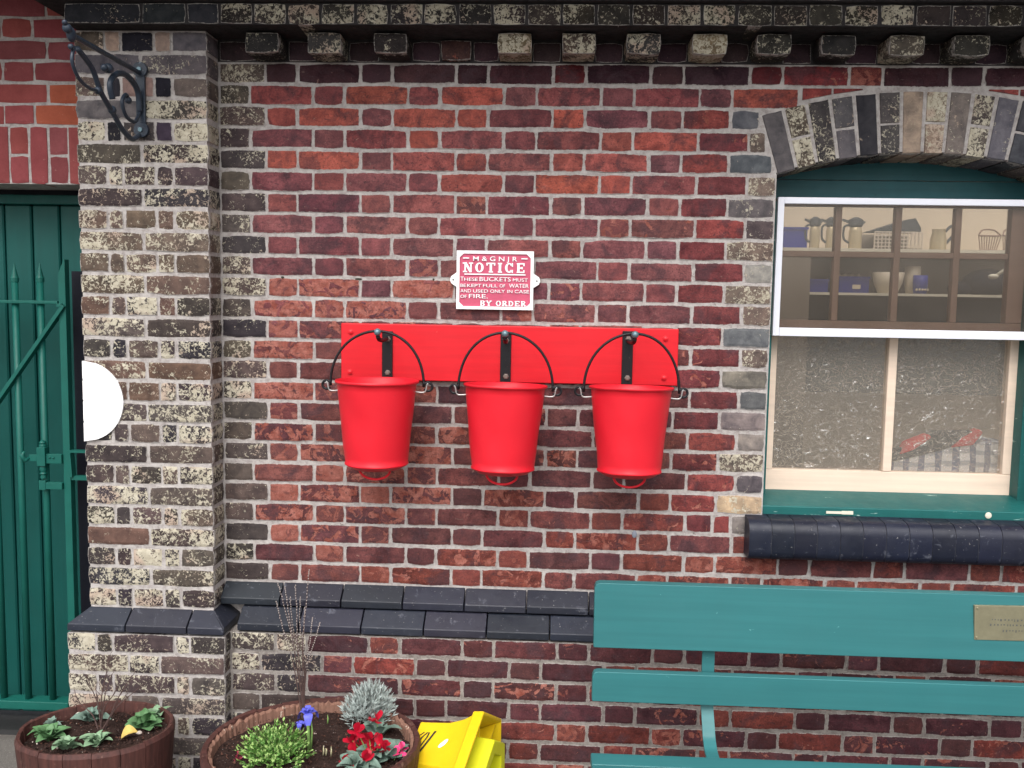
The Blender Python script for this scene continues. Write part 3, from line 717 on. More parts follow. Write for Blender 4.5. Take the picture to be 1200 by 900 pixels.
# ------------------------------------------------------------------ pier
PXL, PXR = -0.738, -0.280
pier = thing('brick_pier', 'brick pier with flaking dark and cream paint between green gate and red wall', 'pier', ((PXL+PXR)/2, -0.05, 0))
PO = pier.location
def pbuild(mb, name, mat, **k):
    mb.v = [tuple(Vector(v)-PO) for v in mb.v]; return mb.build(name, mat, pier, **k)
mb = MB(); mb.box((PXL+0.004, -0.1125+rec, rowz(25)-0.03), (PXR-rec, 0.3, rowz(-2))); pbuild(mb, 'mortar', M['mortar'])
QXL, QXR = PXL-0.056, PXR+0.056
mb = MB(); mb.box((QXL+0.004, -0.1685+rec, -0.02), (QXR-rec, 0.29, rowz(26)-0.004)); pbuild(mb, 'mortar', M['mortar'])
w4 = (PXR-PXL)
for r in range(-2, 25):
    if r % 2 == 0: cells = [0, 0.103, 0.160, 0.275, 0.337, w4]
    else: cells = [0, 0.2275, w4]
    if r == -2: cells = [0, 0.103, 0.160, 0.275, 0.337, w4]
    for i in range(len(cells)-1):
        c, a = flaky_tone(0.42, 0.95)
        if r <= 1:
            q = random.random()
            if q < 0.35: c, a = vary((0.12, 0.11, 0.125), 0.15), random.uniform(0.0, 0.2)
            elif q < 0.43: c, a = vary((0.27, 0.22, 0.18), 0.15), random.uniform(0.2, 0.5)
            elif q < 0.8: c, a = vary((0.02, 0.018, 0.022), 0.15), random.uniform(0.1, 0.25)
        if r <= 3 and r % 2 == 0 and i in (1, 3) and random.random() < 0.7: c, a = vary((0.03, 0.025, 0.032), 0.15), 0.1
        T = {(-2, 0): ((0.09, 0.075, 0.06), 0.6), (-2, 1): ((0.34, 0.26, 0.21), 0.2), (-2, 2): ((0.016, 0.016, 0.024), 0.15), (-2, 3): ((0.32, 0.25, 0.21), 0.2), (-2, 4): ((0.13, 0.125, 0.14), 0.1),
             (-1, 0): ((0.12, 0.115, 0.13), 0.35), (-1, 1): ((0.12, 0.11, 0.12), 0.55), (0, 0): ((0.13, 0.10, 0.09), 0.6), (0, 1): ((0.04, 0.04, 0.05), 0.1), (0, 2): ((0.28, 0.20, 0.18), 0.2), (0, 3): ((0.014, 0.014, 0.022), 0.05), (0, 4): ((0.13, 0.11, 0.10), 0.4),
             (1, 0): ((0.13, 0.125, 0.13), 0.0), (1, 1): ((0.06, 0.055, 0.05), 0.95), (2, 1): ((0.02, 0.02, 0.026), 0.5), (2, 3): ((0.045, 0.035, 0.055), 0.0), (2, 4): ((0.12, 0.10, 0.08), 0.95)}
        if (r, i) in T: c, a = T[(r, i)]
        if 6 <= r <= 22 and random.random() < 0.14: c, a = vary((0.13, 0.085, 0.068), 0.15), random.uniform(0.35, 0.6)
        if 6 <= r <= 9: a = min(1, a+0.05); c = vary((0.12, 0.095, 0.075), 0.2)
        last = i == len(cells)-2
        x0 = PXL+cells[i]-(0.005 if i == 0 else 0); x1 = PXL+cells[i+1]+(0.005 if last else 0)
        brick(pier, x0, x1, r, -0.1125, 'flaky', c, a, d=0.108 if (last or i == 0) else 0.08)
wl = QXR-QXL
for r in range(26, 34):
    cells = [0, 0.105, 0.165, 0.39, 0.445, wl] if r % 2 == 0 else [0, 0.222, 0.335, wl]
    for i in range(len(cells)-1):
        c, a = flaky_tone(0.5, 1.0)
        last = i == len(cells)-2
        brick(pier, QXL+cells[i]-(0.005 if i == 0 else 0), QXL+cells[i+1]+(0.005 if last else 0), r, -0.1685, 'flaky', c, a, d=0.11 if (last or i == 0) else 0.08)
ja, jb = at(155, 712, -0.1125).x, at(226, 712, -0.1125).x
splay(pier, PXL, ja, rowz(25), -0.1125, -0.1725, al=0.056)
splay(pier, ja, jb, rowz(25), -0.1125, -0.1725)
splay(pier, jb, PXR, rowz(25), -0.1125, -0.1725, ar=0.056)
# hip brick turning the plinth back to the wall
zt = rowz(25)-0.002; zn = rowz(25)-0.0455; zb_ = rowz(26)+0.004
mb = MB(); mb.add([(PXR-0.02, -0.1125, zt), (PXR, -0.1115, zt), (PXR, 0.01, zt), (PXR+0.055, -0.168, zn), (PXR+0.055, 0.01, zn), (PXR+0.055, -0.168, zb_), (PXR+0.055, 0.01, zb_), (PXR-0.02, -0.168, zb_), (PXR-0.02, 0.01, zb_), (PXR-0.02, 0.01, zt)],
       [(1, 3, 4, 2), (3, 5, 6, 4), (0, 1, 2, 9), (5, 7, 8, 6), (0, 7, 5, 3, 1), (2, 4, 6, 8, 9), (0, 9, 8, 7)])
o = pbuild(mb, 'plinth_brick', M['blue'], bevel=0.003); o.color = (0.015, 0.017, 0.026, 0)

# white painted half disc on the pier's edge
mk = thing('painted_marker', 'bright white half disc painted on the left edge of the flaking pier', 'marker', (PXL, -0.115, at(95, 470, -.115).z))
rad = 0.143
mb = MB(); 
zc = mk.location.z
rows = [-rad]; 
for r in range(-2, 30):
    z = rowz(r)-zc
    if -rad < z < rad: rows += [z-0.004, z+0.004]
rows = sorted(rows+[rad])
N = 26; vv = []; ff = []
for (z0, z1, dep) in [(rows[i], rows[i+1], 0.0 if (rows[i+1]-rows[i]) > 0.0085 else 0.0025) for i in range(len(rows)-1)]:
    steps = max(1, int((z1-z0)/0.008))
    for k in range(steps):
        a, b = z0+(z1-z0)*k/steps, z0+(z1-z0)*(k+1)/steps
        xa, xb = math.sqrt(max(0, rad*rad-a*a)), math.sqrt(max(0, rad*rad-b*b))
        mb.prism([(-0.001, a), (xa, a), (xb, b), (-0.001, b)], -0.0035+dep, 0.006)
mb.build('paint_disc', M['marker_white'], mk)

# ------------------------------------------------------------------ left wall over the doorway
lw = thing('brick_wall', 'smooth newer red brick wall with upright soldier course above the green gate', 'wall', (-1.2, 0.1, 0))
LO = lw.location
ZL = H-0.360
mb = MB(); mb.box((-2.6-LO.x, rec-LO.y, ZL+0.004), (PXL-LO.x+0.0, 0.3-LO.y, H+0.5)); mb.build('mortar', M['mortar'], lw)
def lbrick(x0, x1, z0, z1, c=None):
    o = brick(lw, x0, x1, 0, 0, 'new', c or vary(random.choice([(0.25, 0.062, 0.064), (0.22, 0.056, 0.058), (0.27, 0.068, 0.062), (0.21, 0.062, 0.066)]), 0.12), 0.2, z0=z0, z1=z1)
xj = at(40, 110, 0).x; xe = at(56, 108, 0).x
for r in range(-4, 2):
    z1, z0 = rowz(r), rowz(r+1)
    if r % 2: js = [xj-0.675-0.1125, xj-0.675, xj-0.3375-0.1125, xj-0.3375, xj-0.1125, xj, PXL+0.02]
    else: js = [xe-0.9, xe-0.675, xe-0.5625, xe-0.3375, xe-0.225, xe, PXL+0.02]
    for a, b in zip(js[:-1], js[1:]): lbrick(a, b, z0, z1, (0.36, 0.095, 0.055) if b > PXL and r in (0, 1) else None)
xs_ = [at(x, 180, 0).x for x in (11, 34.5, 57, 80)]
pw_ = (xs_[-1]-xs_[0])/3
full = True; x = xs_[-1]
cells = [(xs_[-1]+pw_*i, xs_[-1]+pw_*(i+1)) for i in range(-16, 1)]
for i, (a, b) in enumerate(cells):
    b = min(b, PXL+0.03)
    if (len(cells)-1-i) % 2 == 0: lbrick(a, b, ZL, rowz(2))
    else:
        zm = (ZL+rowz(2))/2; lbrick(a, b, ZL, zm); lbrick(a, b, zm, rowz(2))

# ------------------------------------------------------------------ door and gate
door = thing('boarded_door', 'dark green vertically boarded door behind the iron railing gate', 'door', (-1.3, 0.22, 0))
DO = door.location
zt = at(40, 240, 0.2).z
jx = [at(x, 270, 0.2).x for x in (5, 39, 70)]
bw = (jx[2]-jx[0])/2
xs_ = [jx[0]+bw*i for i in range(-9, 5)]
for a, b in zip(xs_[:-1], xs_[1:]):
    mb = MB(); mb.box((a+0.003-DO.x, -0.02, 0.05), (b-0.003-DO.x, 0.01, zt)); mb.build('board', M['green_door'], door, bevel=0.005, seg=1)
mb = MB(); mb.box((-2.4-DO.x, 0.012, 0.04), (-0.55-DO.x, 0.03, zt)); mb.build('backing', M['dark_post'], door)
mb = MB(); mb.box((-2.4-DO.x, -0.05, zt), (-0.55-DO.x, 0.03, zt+0.035)); mb.build('frame_head', M['green_door'], door, bevel=0.003)
mb = MB(); mb.box((-2.4-DO.x, -0.02, zt+0.036), (-0.55-DO.x, 0.03, H-0.33)); mb.build('transom', M['dark_post'], door)
strip = thing('gate_post', 'dark narrow gate post between the green gate and the brick pier', 'post', (-0.78, 0.13, 0))  # dark strip added to draw the shade in the gap beside the gate
GY = 0.04
pxa = at(87, 320, 0.13).x
mb = MB(); mb.box((pxa+0.78, -0.02, 0), (-0.70+0.78, 0.02, at(90, 318, 0.13).z)); mb.build('post', M['dark_post'], strip)

gate = thing('railing_gate', 'green iron railing gate with spear tops and diagonal brace', 'gate', (at(40, 600, GY).x, GY, 0))
GO = gate.location
def gp(px, py, Y=GY): 
    v = at(px, py, Y)-GO; return v
def gl(x, z, y=0): return (x, y, z)
zr = at(40, 354, GY).z; zbr = at(40, 823, GY).z
xst = at(82.5, 600, GY).x-GO.x; zst = at(82, 304, GY).z
mb = MB(); wst = 0.0135
mb.add([(xst-wst, -0.016, zbr-0.03), (xst+wst, -0.016, zbr-0.03), (xst+wst, 0.016, zbr-0.03), (xst-wst, 0.016, zbr-0.03), (xst-wst, -0.016, zst-0.055), (xst+wst*0.7, -0.016, zst), (xst+wst*0.7, 0.016, zst), (xst-wst, 0.016, zst-0.055), (xst+wst, -0.016, zst), (xst+wst, 0.016, zst)],
       [(0, 3, 2, 1), (0, 1, 8, 5, 4), (2, 3, 7, 6, 9), (1, 2, 9, 8), (3, 0, 4, 7), (4, 5, 6, 7), (5, 8, 9, 6)])
mb.build('stile', M['green_gate'], gate, bevel=0.002)
for px in (55.5, 26.5, -2.5, -31, -60, -88, -117, -145):
    x = at(px, 600, GY).x-GO.x+ (0.0)
    z1 = at(max(px, 20), 308, GY).z
    mb = MB(); mb.tube([(x, 0, zbr), (x, 0, z1-0.062)], 0.0125, 12); mb.build('rail_bar', M['green_gate'], gate, smooth=True)
    mb = MB(); mb.lathe([(0.014, -0.07), (0.0145, -0.055), (0.012, -0.05), (0.0005, 0.0)], 12, (x, 0, z1)); mb.build('spear_tip', M['green_gate'], gate, smooth=False)
xl = -0.62
mb = MB(); mb.box((xl, -0.022, zr-0.006), (xst-wst-0.001, 0.022, zr+0.006)); mb.build('top_rail', M['green_gate'], gate, bevel=0.002)
mb = MB(); mb.box((xl, -0.03, zbr-0.016), (xst-wst-0.001, 0.03, zbr+0.016)); mb.build('bottom_rail', M['green_gate'], gate, bevel=0.003)
a = gp(75, 358, 0.02); b = gp(-40, 524, 0.02); a.y = -0.03; b.y = -0.03
mb = MB()
dv = (b-a).normalized(); nv = Vector((-dv.z, 0, dv.x))*0.007
a2 = a; c0 = Vector((xst-wst-0.001, -0.03, a.z))
mb.add([a+nv, a-nv, b-nv, b+nv, a+nv+Vector((0, .03, 0)), a-nv+Vector((0, .03, 0)), b-nv+Vector((0, .03, 0)), b+nv+Vector((0, .03, 0))], [(0, 1, 2, 3), (7, 6, 5, 4), (0, 4, 5, 1), (1, 5, 6, 2), (2, 6, 7, 3), (3, 7, 4, 0)])
mb.box((a.x-0.006, -0.03, a.z-0.006), (c0.x, 0.0, a.z+0.007))
mb.build('brace', M['green_gate'], gate, bevel=0.0015)
# sliding bolt
xb = at(55.5, 600, GY).x-GO.x
def zg(py): return at(60, py, GY-0.02).z
mb = MB(); mb.box((xb-0.016, -0.034, zg(546)), (xb+0.016, 0.0, zg(524))); mb.lathe([(0.0135, 0), (0.0135, 0.008), (0.009, 0.01), (0.013, 0.016), (0.009, 0.022), (0.0005, 0.026)], 12, (xb, -0.017, zg(524)))
mb.lathe([(0.0005, -.05), (0.012, -.048), (0.010, -0.034), (0.014, -0.030), (0.010, -0.024), (0.014, -0.014), (0.012, 0)], 12, (xb, -0.017, zg(546))); mb.build('bolt_collar', M['green_gate'], gate, bevel=0.002)
mb = MB(); mb.box((xb+0.016, -0.026, zg(543)), (xst-wst-0.001, -0.01, zg(532))); pass
for k in (0.030, 0.045): mb.ball((xb+k, -0.027, zg(536)), 0.004)
mb.build('bolt_bar', M['green_gate'], gate, bevel=0.0015)
mb = MB(); mb.box((xb-0.05, -0.024, zg(541)), (xb-0.016, -0.014, zg(533))); mb.build('bolt_lever', M['green_gate'], gate, bevel=0.0015)
mb = MB(); mb.tube([(xb-0.05, -0.02, zg(537)), (xb-0.062, -0.028, zg(540)), (xb-0.072, -0.032, zg(534)), (xb-0.063, -0.03, zg(529))], [0.006, 0.011, 0.010, 0.004], 10); mb.build('bolt_knob', M['green_gate'], gate, smooth=True)
mb = MB(); mb.box((xb-0.004, -0.028, zg(573)), (xst-wst-0.001, -0.008, zg(565))); mb.box((xb-0.013, -0.03, zg(574)), (xb+0.013, -0.004, zg(563))); mb.build('bolt_stop', M['green_gate'], gate, bevel=0.0015)
kx0 = xst+wst+0.001; kx1 = PXL-GO.x+0.02
mb = MB(); mb.box((kx0, -0.02, zg(530)), (kx1, 0.0, zg(527))); mb.box((kx0+0.004, -0.02, zg(562)), (kx1, 0.0, zg(557))); mb.prism([(kx0+0.004, zg(558)), (kx0+0.012, zg(558)), (kx0+0.007, zg(530)), (kx0-0.0005, zg(530))], -0.03, 0.0)
mb.build('keeper', M['green_gate'], gate)
mb = MB(); mb.box((-2.4, 0.10, 0.0), (-0.74, 0.3, 0.02)); mb.build('threshold', simple('worn_dark_step', (0.035, 0.035, 0.035), 0.8), kind='structure')  # step coloured dark to carry the shadow beneath the gate

# ------------------------------------------------------------------ sign bracket on the pier
BX = at(166, 110, -0.1125).x
def bpz(px, py):     # point in the plane x = BX seen at px,py
    d = fwd + right*((px-600)/FPX) + up*((450-py)/FPX); t = (BX-CAM.x)/d.x; return CAM+d*t
br = thing('hanging_bracket', 'dark blue iron scroll bracket sticking out from top of the flaking pier', 'bracket', (BX, -0.1125, at(166, 158, -.1125).z))
BO = br.location
zt, zb = at(166, 74, -0.12).z-BO.z, at(166, 160, -0.12).z-BO.z
mb = MB(); w = 0.016
mb.box((-w, -0.012, zb+0.02), (w, -0.001, zt-0.02))
for z in (zt-0.022, zb+0.022):
    mb.tube([(0.0, -0.001, z), (0, -0.014, z)], 0.026, 16)
mb.build('back_plate', M['blue_iron'], br, bevel=0.002)
mb = MB()
for z in (zt-0.022, zb+0.022): mb.tube([(0.0, -0.013, z), (0, -0.02, z)], 0.008, 6)
mb.build('screw', M['steel_knob'], br)
def bl(p): v = bpz(*p)-BO; return Vector((0, v.y, v.z))
def curve(pts, n=6):
    P = [Vector(p) for p in pts]; out = []
    for i in range(len(P)-1):
        p0 = P[max(i-1, 0)]; p1 = P[i]; p2 = P[i+1]; p3 = P[min(i+2, len(P)-1)]
        for k in range(n):
            t = k/n; out.append(0.5*((2*p1)+(-p0+p2)*t+(2*p0-5*p1+4*p2-p3)*t*t+(-p0+3*p1-3*p2+p3)*t**3))
    return out+[P[-1]]
def strap(mb, pts, r, flat=1.5):
    mb.tube(curve(pts), r, 8)
# 2D layout in (p = distance out from wall, z up) measured by eye from the photo
top0 = bl((168, 88)); tip = bl((86, 42))
P1 = -tip.y; zt1 = tip.z; z00 = top0.z
mb = MB(); mb.tube([(0, -0.01, z00), (0, -P1, zt1)], 0.0085, 6); mb.build('top_arm', M['blue_iron'], br)
def S2(u, w): return Vector((0, -0.012-u*P1, z00-0.01+(zt1-z00)*u-w))    # u along arm, w below it
hb = z00-zb
lower = [S2(0.93, 0.02), S2(0.74, 0.055), S2(0.62, 0.115), S2(0.46, 0.16), S2(0.30, 0.205), S2(0.15, 0.222), S2(0.03, 0.20)]
mb = MB(); mb.tube(curve(lower), [0.0085]*37, 8); mb.build('lower_scroll', M['blue_iron'], br, smooth=True)
ring = [S2(0.01, 0.12), S2(0.05, 0.05), S2(0.22, 0.022), S2(0.38, 0.035), S2(0.48, 0.075), S2(0.45, 0.12)]
mb = MB(); mb.tube(curve(ring), [0.010]*31, 8); mb.build('inner_scroll', M['blue_iron'], br, smooth=True)
mb = MB(); mb.tube(curve([S2(0.01, 0.12), S2(0.10, 0.16), S2(0.24, 0.155), S2(0.30, 0.115), S2(0.24, 0.085), S2(0.19, 0.10)]), 0.0065, 8); mb.ball(S2(0.2, 0.10), 0.012); mb.build('inner_scroll', M['blue_iron'], br, smooth=True)
mb = MB(); mb.tube(curve([S2(0.97, 0.02), S2(1.00, 0.065), S2(0.92, 0.105), S2(0.78, 0.12), S2(0.66, 0.115)]), 0.0055, 8)
mb.ball(S2(0.66, 0.115), 0.012); mb.ball(S2(0.46, 0.155), 0.014); mb.build('outer_scroll', M['blue_iron'], br, smooth=True)
mb = MB(); mb.ball(S2(0.50, 0.03), 0.016); mb.ball(S2(0.56, 0.035), 0.012); mb.build('leaf_ornament', M['blue_iron'], br, smooth=True)
mb = MB(); e = S2(1.0, -0.01)
mb.ball(e, 0.02, sx=0.6, sz=1.1); mb.ball(e+Vector((0, -0.022, 0.012)), 0.014); mb.ball(e+Vector((0, -0.035, 0.025)), 0.008); mb.ball(e+Vector((0, -0.004, -0.035)), 0.009); mb.build('finial', M['blue_iron'], br, smooth=True)

# ------------------------------------------------------------------ notice plate
a, b = at(535.5, 293.5, -0.012), at(624.5, 363.5, -0.012)
sg = thing('notice_plate', 'cast pink and white notice plate screwed to wall above the buckets', 'sign', ((a.x+b.x)/2, 0.0, b.z))
sw, sh = b.x-a.x, a.z-b.z
mb = MB(); mb.box((-sw/2+0.002, -0.012, 0.002), (sw/2-0.002, -0.003, sh-0.002))
for s in (-1, 1):
    pts = [(s*(sw/2-0.003), sh*0.37), (s*(sw/2+0.008), sh*0.40), (s*(sw/2+0.020), sh*0.44), (s*(sw/2+0.024), sh*0.50), (s*(sw/2+0.020), sh*0.56), (s*(sw/2+0.008), sh*0.60), (s*(sw/2-0.003), sh*0.64)]
    mb.prism(pts if s > 0 else pts[::-1], -0.0115, -0.003)
mb.build('plate', M['white'], sg, bevel=0.0015)
m_ = 0.0105; c_ = 0.014
def fieldpts(m): return [(-sw/2+m+c_, m), (sw/2-m-c_, m), (sw/2-m, m+c_), (sw/2-m, sh-m-c_), (sw/2-m-c_, sh-m), (-sw/2+m+c_, sh-m), (-sw/2+m, sh-m-c_), (-sw/2+m, m+c_)]
mb = MB(); mb.prism(fieldpts(m_), -0.0135, -0.011); mb.build('field', M['sign_red'], sg)
mb = MB()
e = 0.0005
mb.box((-sw/2, -0.0185, 0), (sw/2, -0.0105, m_)); mb.box((-sw/2, -0.0185, sh-m_), (sw/2, -0.0105, sh)); mb.box((-sw/2, -0.0185, m_), (-sw/2+m_, -0.0105, sh-m_)); mb.box((sw/2-m_, -0.0185, m_), (sw/2, -0.0105, sh-m_))
for sx in (-1, 1):
    for sz in (0, 1):
        x = sx*(sw/2-m_); z = m_ if sz == 0 else sh-m_; zz = c_ if sz == 0 else -c_
        p = [(x, z), (x-sx*c_, z), (x, z+zz)]
        mb.prism(p, -0.0183, -0.0107)
mb.build('raised_border', M['white'], sg)
mb = MB()
for s in (-1, 1): mb.tube([(s*(sw/2+0.012), -0.010, sh*0.5), (s*(sw/2+0.012), -0.0135, sh*0.5)], 0.0032, 8)
mb.build('screw', M['etched'], sg)
IW = sw-2*m_
def zl(py): return at(580, py, -0.015).z-b.z
FY = -0.0155
text_part('M & G N J R', 'lettering', M['white'], sg, (0, FY, zl(306)), 0.0165, IW*0.62, 0.004, 0.005)
for s in (-1, 1):
    mb = MB(); mb.box((s*IW*0.41-0.011, -0.018, zl(303.5)), (s*IW*0.41+0.011, -0.013, zl(302.2))); mb.build('dash', M['white'], sg)
# slab serif capitals for NOTICE and BY ORDER
def slab(ch, x, z, w, h, th, mb, y0, y1):
    tt = th*0.55; sv = th*1.75
    def V(cx, z0=0, z1=1, t=th): mb.box((x+cx*w-t/2, y0, z+z0*h), (x+cx*w+t/2, y1, z+z1*h))
    def Hh(x0, x1, zz, t=tt): mb.box((x+x0*w, y0-0.0001, z+zz*h-(t if zz > 0.9 else (0 if zz < 0.1 else t/2))), (x+x1*w, y1, z+zz*h+(0 if zz > 0.9 else (t if zz < 0.1 else t/2))))
    def D(ax, az, bx, bz, t=th):
        A = Vector((x+ax*w, z+az*h)); B = Vector((x+bx*w, z+bz*h)); d = (B-A).normalized(); q = Vector((-d.y, d.x))*t/2
        mb.prism([tuple(A-q), tuple(B-q), tuple(B+q), tuple(A+q)], y0+0.0001, y1)
    def ser(cx, zz): Hh(cx-sv/w/2, cx+sv/w/2, zz)
    def arcs(cx, cz, rx, rz, a0, a1, t0, n=12):
        for k in range(n):
            p, q = R(a0+(a1-a0)*k/n), R(a0+(a1-a0)*(k+1)/n)
            tk = lambda a: tt*0.8+(t0-tt*0.8)*abs(math.cos(a))
            f = lambda a, s: (x+w*cx+(rx*w-s*tk(a))*math.cos(a), z+h*cz+(rz*h-s*tk(a))*math.sin(a))
            pts = [f(p, 0), f(q, 0), f(q, 1), f(p, 1)]
            if a1 < a0: pts = pts[::-1]
            mb.prism(pts, y0, y1)
    if ch == 'N': V(.15, t=tt); V(.85, t=tt); D(.17, .97, .83, .03); ser(.12, 1); ser(.15, 0); ser(.85, 1)
    if ch == 'O': arcs(.5, .5, .5, .5, 0, 360, th, 20)
    if ch == 'C': arcs(.5, .5, .48, .5, 40, 320, th, 16); V(.88, .62, 1, tt); V(.88, 0, .3, tt)
    if ch == 'T': V(.5); Hh(0, 1, 1); V(.05, .7, 1, tt); V(.95, .7, 1, tt); ser(.5, 0)
    if ch == 'I': V(.5); ser(.5, 0); ser(.5, 1)
    if ch == 'E': V(.25); Hh(0.05, .95, 1); Hh(0.05, .95, 0); Hh(.25, .7, .5); V(.9, .7, 1, tt); V(.9, 0, .3, tt); V(.68, .38, .62, tt)
    if ch == 'B': V(.22); Hh(.05, .5, 1); Hh(.05, .5, 0); Hh(.22, .6, .5); arcs(.5, .75, .4, .25, -90, 90, th); arcs(.5, .25, .45, .26, -90, 90, th)
    if ch == 'R': V(.22); Hh(.05, .5, 1); ser(.22, 0); Hh(.22, .6, .48); arcs(.5, .74, .38, .26, -90, 90, th); D(.5, .48, .88, .03); ser(.88, 0)
    if ch == 'D': V(.22); Hh(.05, .5, 1); Hh(.05, .5, 0); arcs(.42, .5, .55, .5, -90, 90, th, 14)
    if ch == 'Y': V(.5, 0, .5); D(.5, .45, .12, .97, th*0.9); D(.5, .45, .88, .97, tt*1.2); ser(.5, 0); ser(.12, 1); ser(.88, 1)
def slab_line(s, xa, xb, z, h, wf, th):
    n = len(s); cells = [0.55 if c == ' ' else (0.6 if c == 'I' else 1) for c in s]; tot = sum(cells); u = (xb-xa)/tot; x = xa
    mb = MB()
    for c, k in zip(s, cells):
        if c != ' ':
            wd = u*wf if c != 'I' else u*0.5; slab(c, x+(u*k-wd)/2, z, wd, h, th, mb, -0.0175, -0.013)
        x += u*k
    mb.build('lettering', M['white'], sg)
slab_line('NOTICE', at(542, 300, -.015).x-sg.location.x, at(617, 300, -.015).x-sg.location.x, zl(319.5), zl(308)-zl(319.5), 0.74, 0.0085)
mb = MB(); mb.box((-IW*0.43, -0.0175, zl(322.4)), (IW*0.43, -0.013, zl(321.0))); mb.build('rule', M['white'], sg)
def small_line(segs, py, hb, hs, x0, x1):
    "words with a bigger first letter or bigger words: list of (text, height, px start, px end)"
    for s, h, pa, pb in segs:
        xa = at(pa, py, -.015).x-sg.location.x; xb_ = at(pb, py, -.015).x-sg.location.x
        text_part(s, 'lettering', M['white'], sg, ((xa+xb_)/2, FY, zl(py)), h, xb_-xa, 0.0, 0.004)
hB, hS = 0.0150, 0.0118
small_line([('T', hB, 539.5, 543.5), ('HESE', hS, 544, 560), ('BUCKETS', hB, 562, 598.5), ('MUST', hS, 601, 618.5)], 329.6, 0, 0, 0, 0)
small_line([('BE', hS, 539.5, 546), ('KEPT', hS, 547.5, 564), ('FULL', hS, 566, 583), ('OF', hS, 585.5, 592), ('WATER', hB*0.95, 596.5, 619.5)], 336.8, 0, 0, 0, 0)
small_line([('AND', hS, 539.5, 552), ('USED', hS, 554.5, 572), ('ONLY', hS, 574.5, 591.5), ('IN', hS, 594.5, 600.5), ('CASE', hS, 603, 620)], 343.2, 0, 0, 0, 0)
small_line([('OF', hS, 539.5, 547), ('FIRE.', hB, 549.5, 571.5)], 349.8, 0, 0, 0, 0)
slab_line('BY ORDER', at(562, 350, -.015).x-sg.location.x, at(617, 350, -.015).x-sg.location.x, zl(358.6), zl(352.4)-zl(358.6), 0.84, 0.0048)

# ------------------------------------------------------------------ red board, hooks, buckets
a, b = at(399.5, 378.5, -0.032), at(793.5, 452.5, -0.032)
bd = thing('mounting_board', 'long red painted board bolted to wall behind the three buckets', 'board', ((a.x+b.x)/2, 0.0, b.z))
bw_, bh = b.x-a.x, a.z-b.z
mb = MB(); mb.box((-bw_/2, -0.032, 0), (bw_/2, -0.004, bh)); mb.build('plank', M['red_board'], bd, bevel=0.004)
for px, py in ((411, 389), (410, 436), (780, 397), (778, 443)):
    p = at(px, py, -0.033)-bd.location
    mb = MB(); mb.lathe([(0.011, 0), (0.011, 0.0015), (0.0075, 0.002), (0.007, 0.006), (0.003, 0.0075), (0.0004, 0.0078)], 12)
    mb.build('bolt_head', M['red_board'], bd, (p.x, -0.032, p.z), rot=(math.pi/2, 0, 0), smooth=False)
hook_lab = ['black iron strap hook holding the left bucket', 'black iron strap hook holding the middle bucket', 'black iron strap hook holding the right bucket']
buck_lab = ['red fire bucket hanging leftmost on the red board', 'red fire bucket hanging in the middle, straight below the notice plate', 'red fire bucket hanging rightmost, nearest the window']
BYY = -0.187
rims = [((395, 489), 446.5), ((545, 640), 451.5), ((692, 788), 454)]
straps = [(454, 388, 441.5), (593, 390, 446), (736, 388, 448)]
apex = [(443, 388), (592, 390), (744, 391)]
tilts = [(R(0.5), R(0.2)), (R(2.2), R(1.0)), (R(2.8), R(0.3))]
def make_hook(i):
    px, y0, y1 = straps[i]
    A = at(px, y0, -0.036); B = at(px, y1, -0.036); hk = thing('bucket_hook', hook_lab[i], 'hook', (A.x, -0.032, B.z-0.04), group='iron bucket hooks on the red board')
    h = A.z-B.z+0.04; 
    mb = MB(); mb.box((-0.019, -0.007, 0), (0.019, -0.0005, h)); mb.build('strap', M['black_iron'], hk, bevel=0.002)
    for z in (h-0.028, 0.055):
        mb = MB(); mb.lathe([(0.0105, 0), (0.0105, 0.003), (0.008, 0.0045), (0.007, 0.010), (0.0004, 0.0105)], 6)
        mb.build('bolt', simple('worn_bolt', (0.20, 0.16, 0.14), 0.5, 0.4, var=0.4, scale=90) if i == 0 and z > 0.1 else bpy.data.materials['worn_bolt'], hk, (0.002, -0.007, z), rot=(math.pi/2, 0, 0))
    ap = at(apex[i][0], apex[i][1], BYY)
    kx = ap.x-A.x; kz = ap.z-(B.z-0.04); ky = BYY+0.032
    mb = MB(); mb.tube(curve([(0, -0.004, kz-0.03), (kx*0.5, ky*0.45, kz-0.034), (kx*0.9, ky*0.85, kz-0.030), (kx, ky-0.002, kz-0.018)]), 0.0075, 10); mb.build('arm', M['black_iron'], hk, smooth=True)
    mb = MB(); mb.ball((kx, ky-0.010, kz-0.003), 0.0125, 14, 8); mb.build('knob', M['steel_knob'], hk, smooth=True)
    return hk
make_hook(0); make_hook(1); make_hook(2)
RT, RB, HB = 0.1385, 0.1055, 0.285
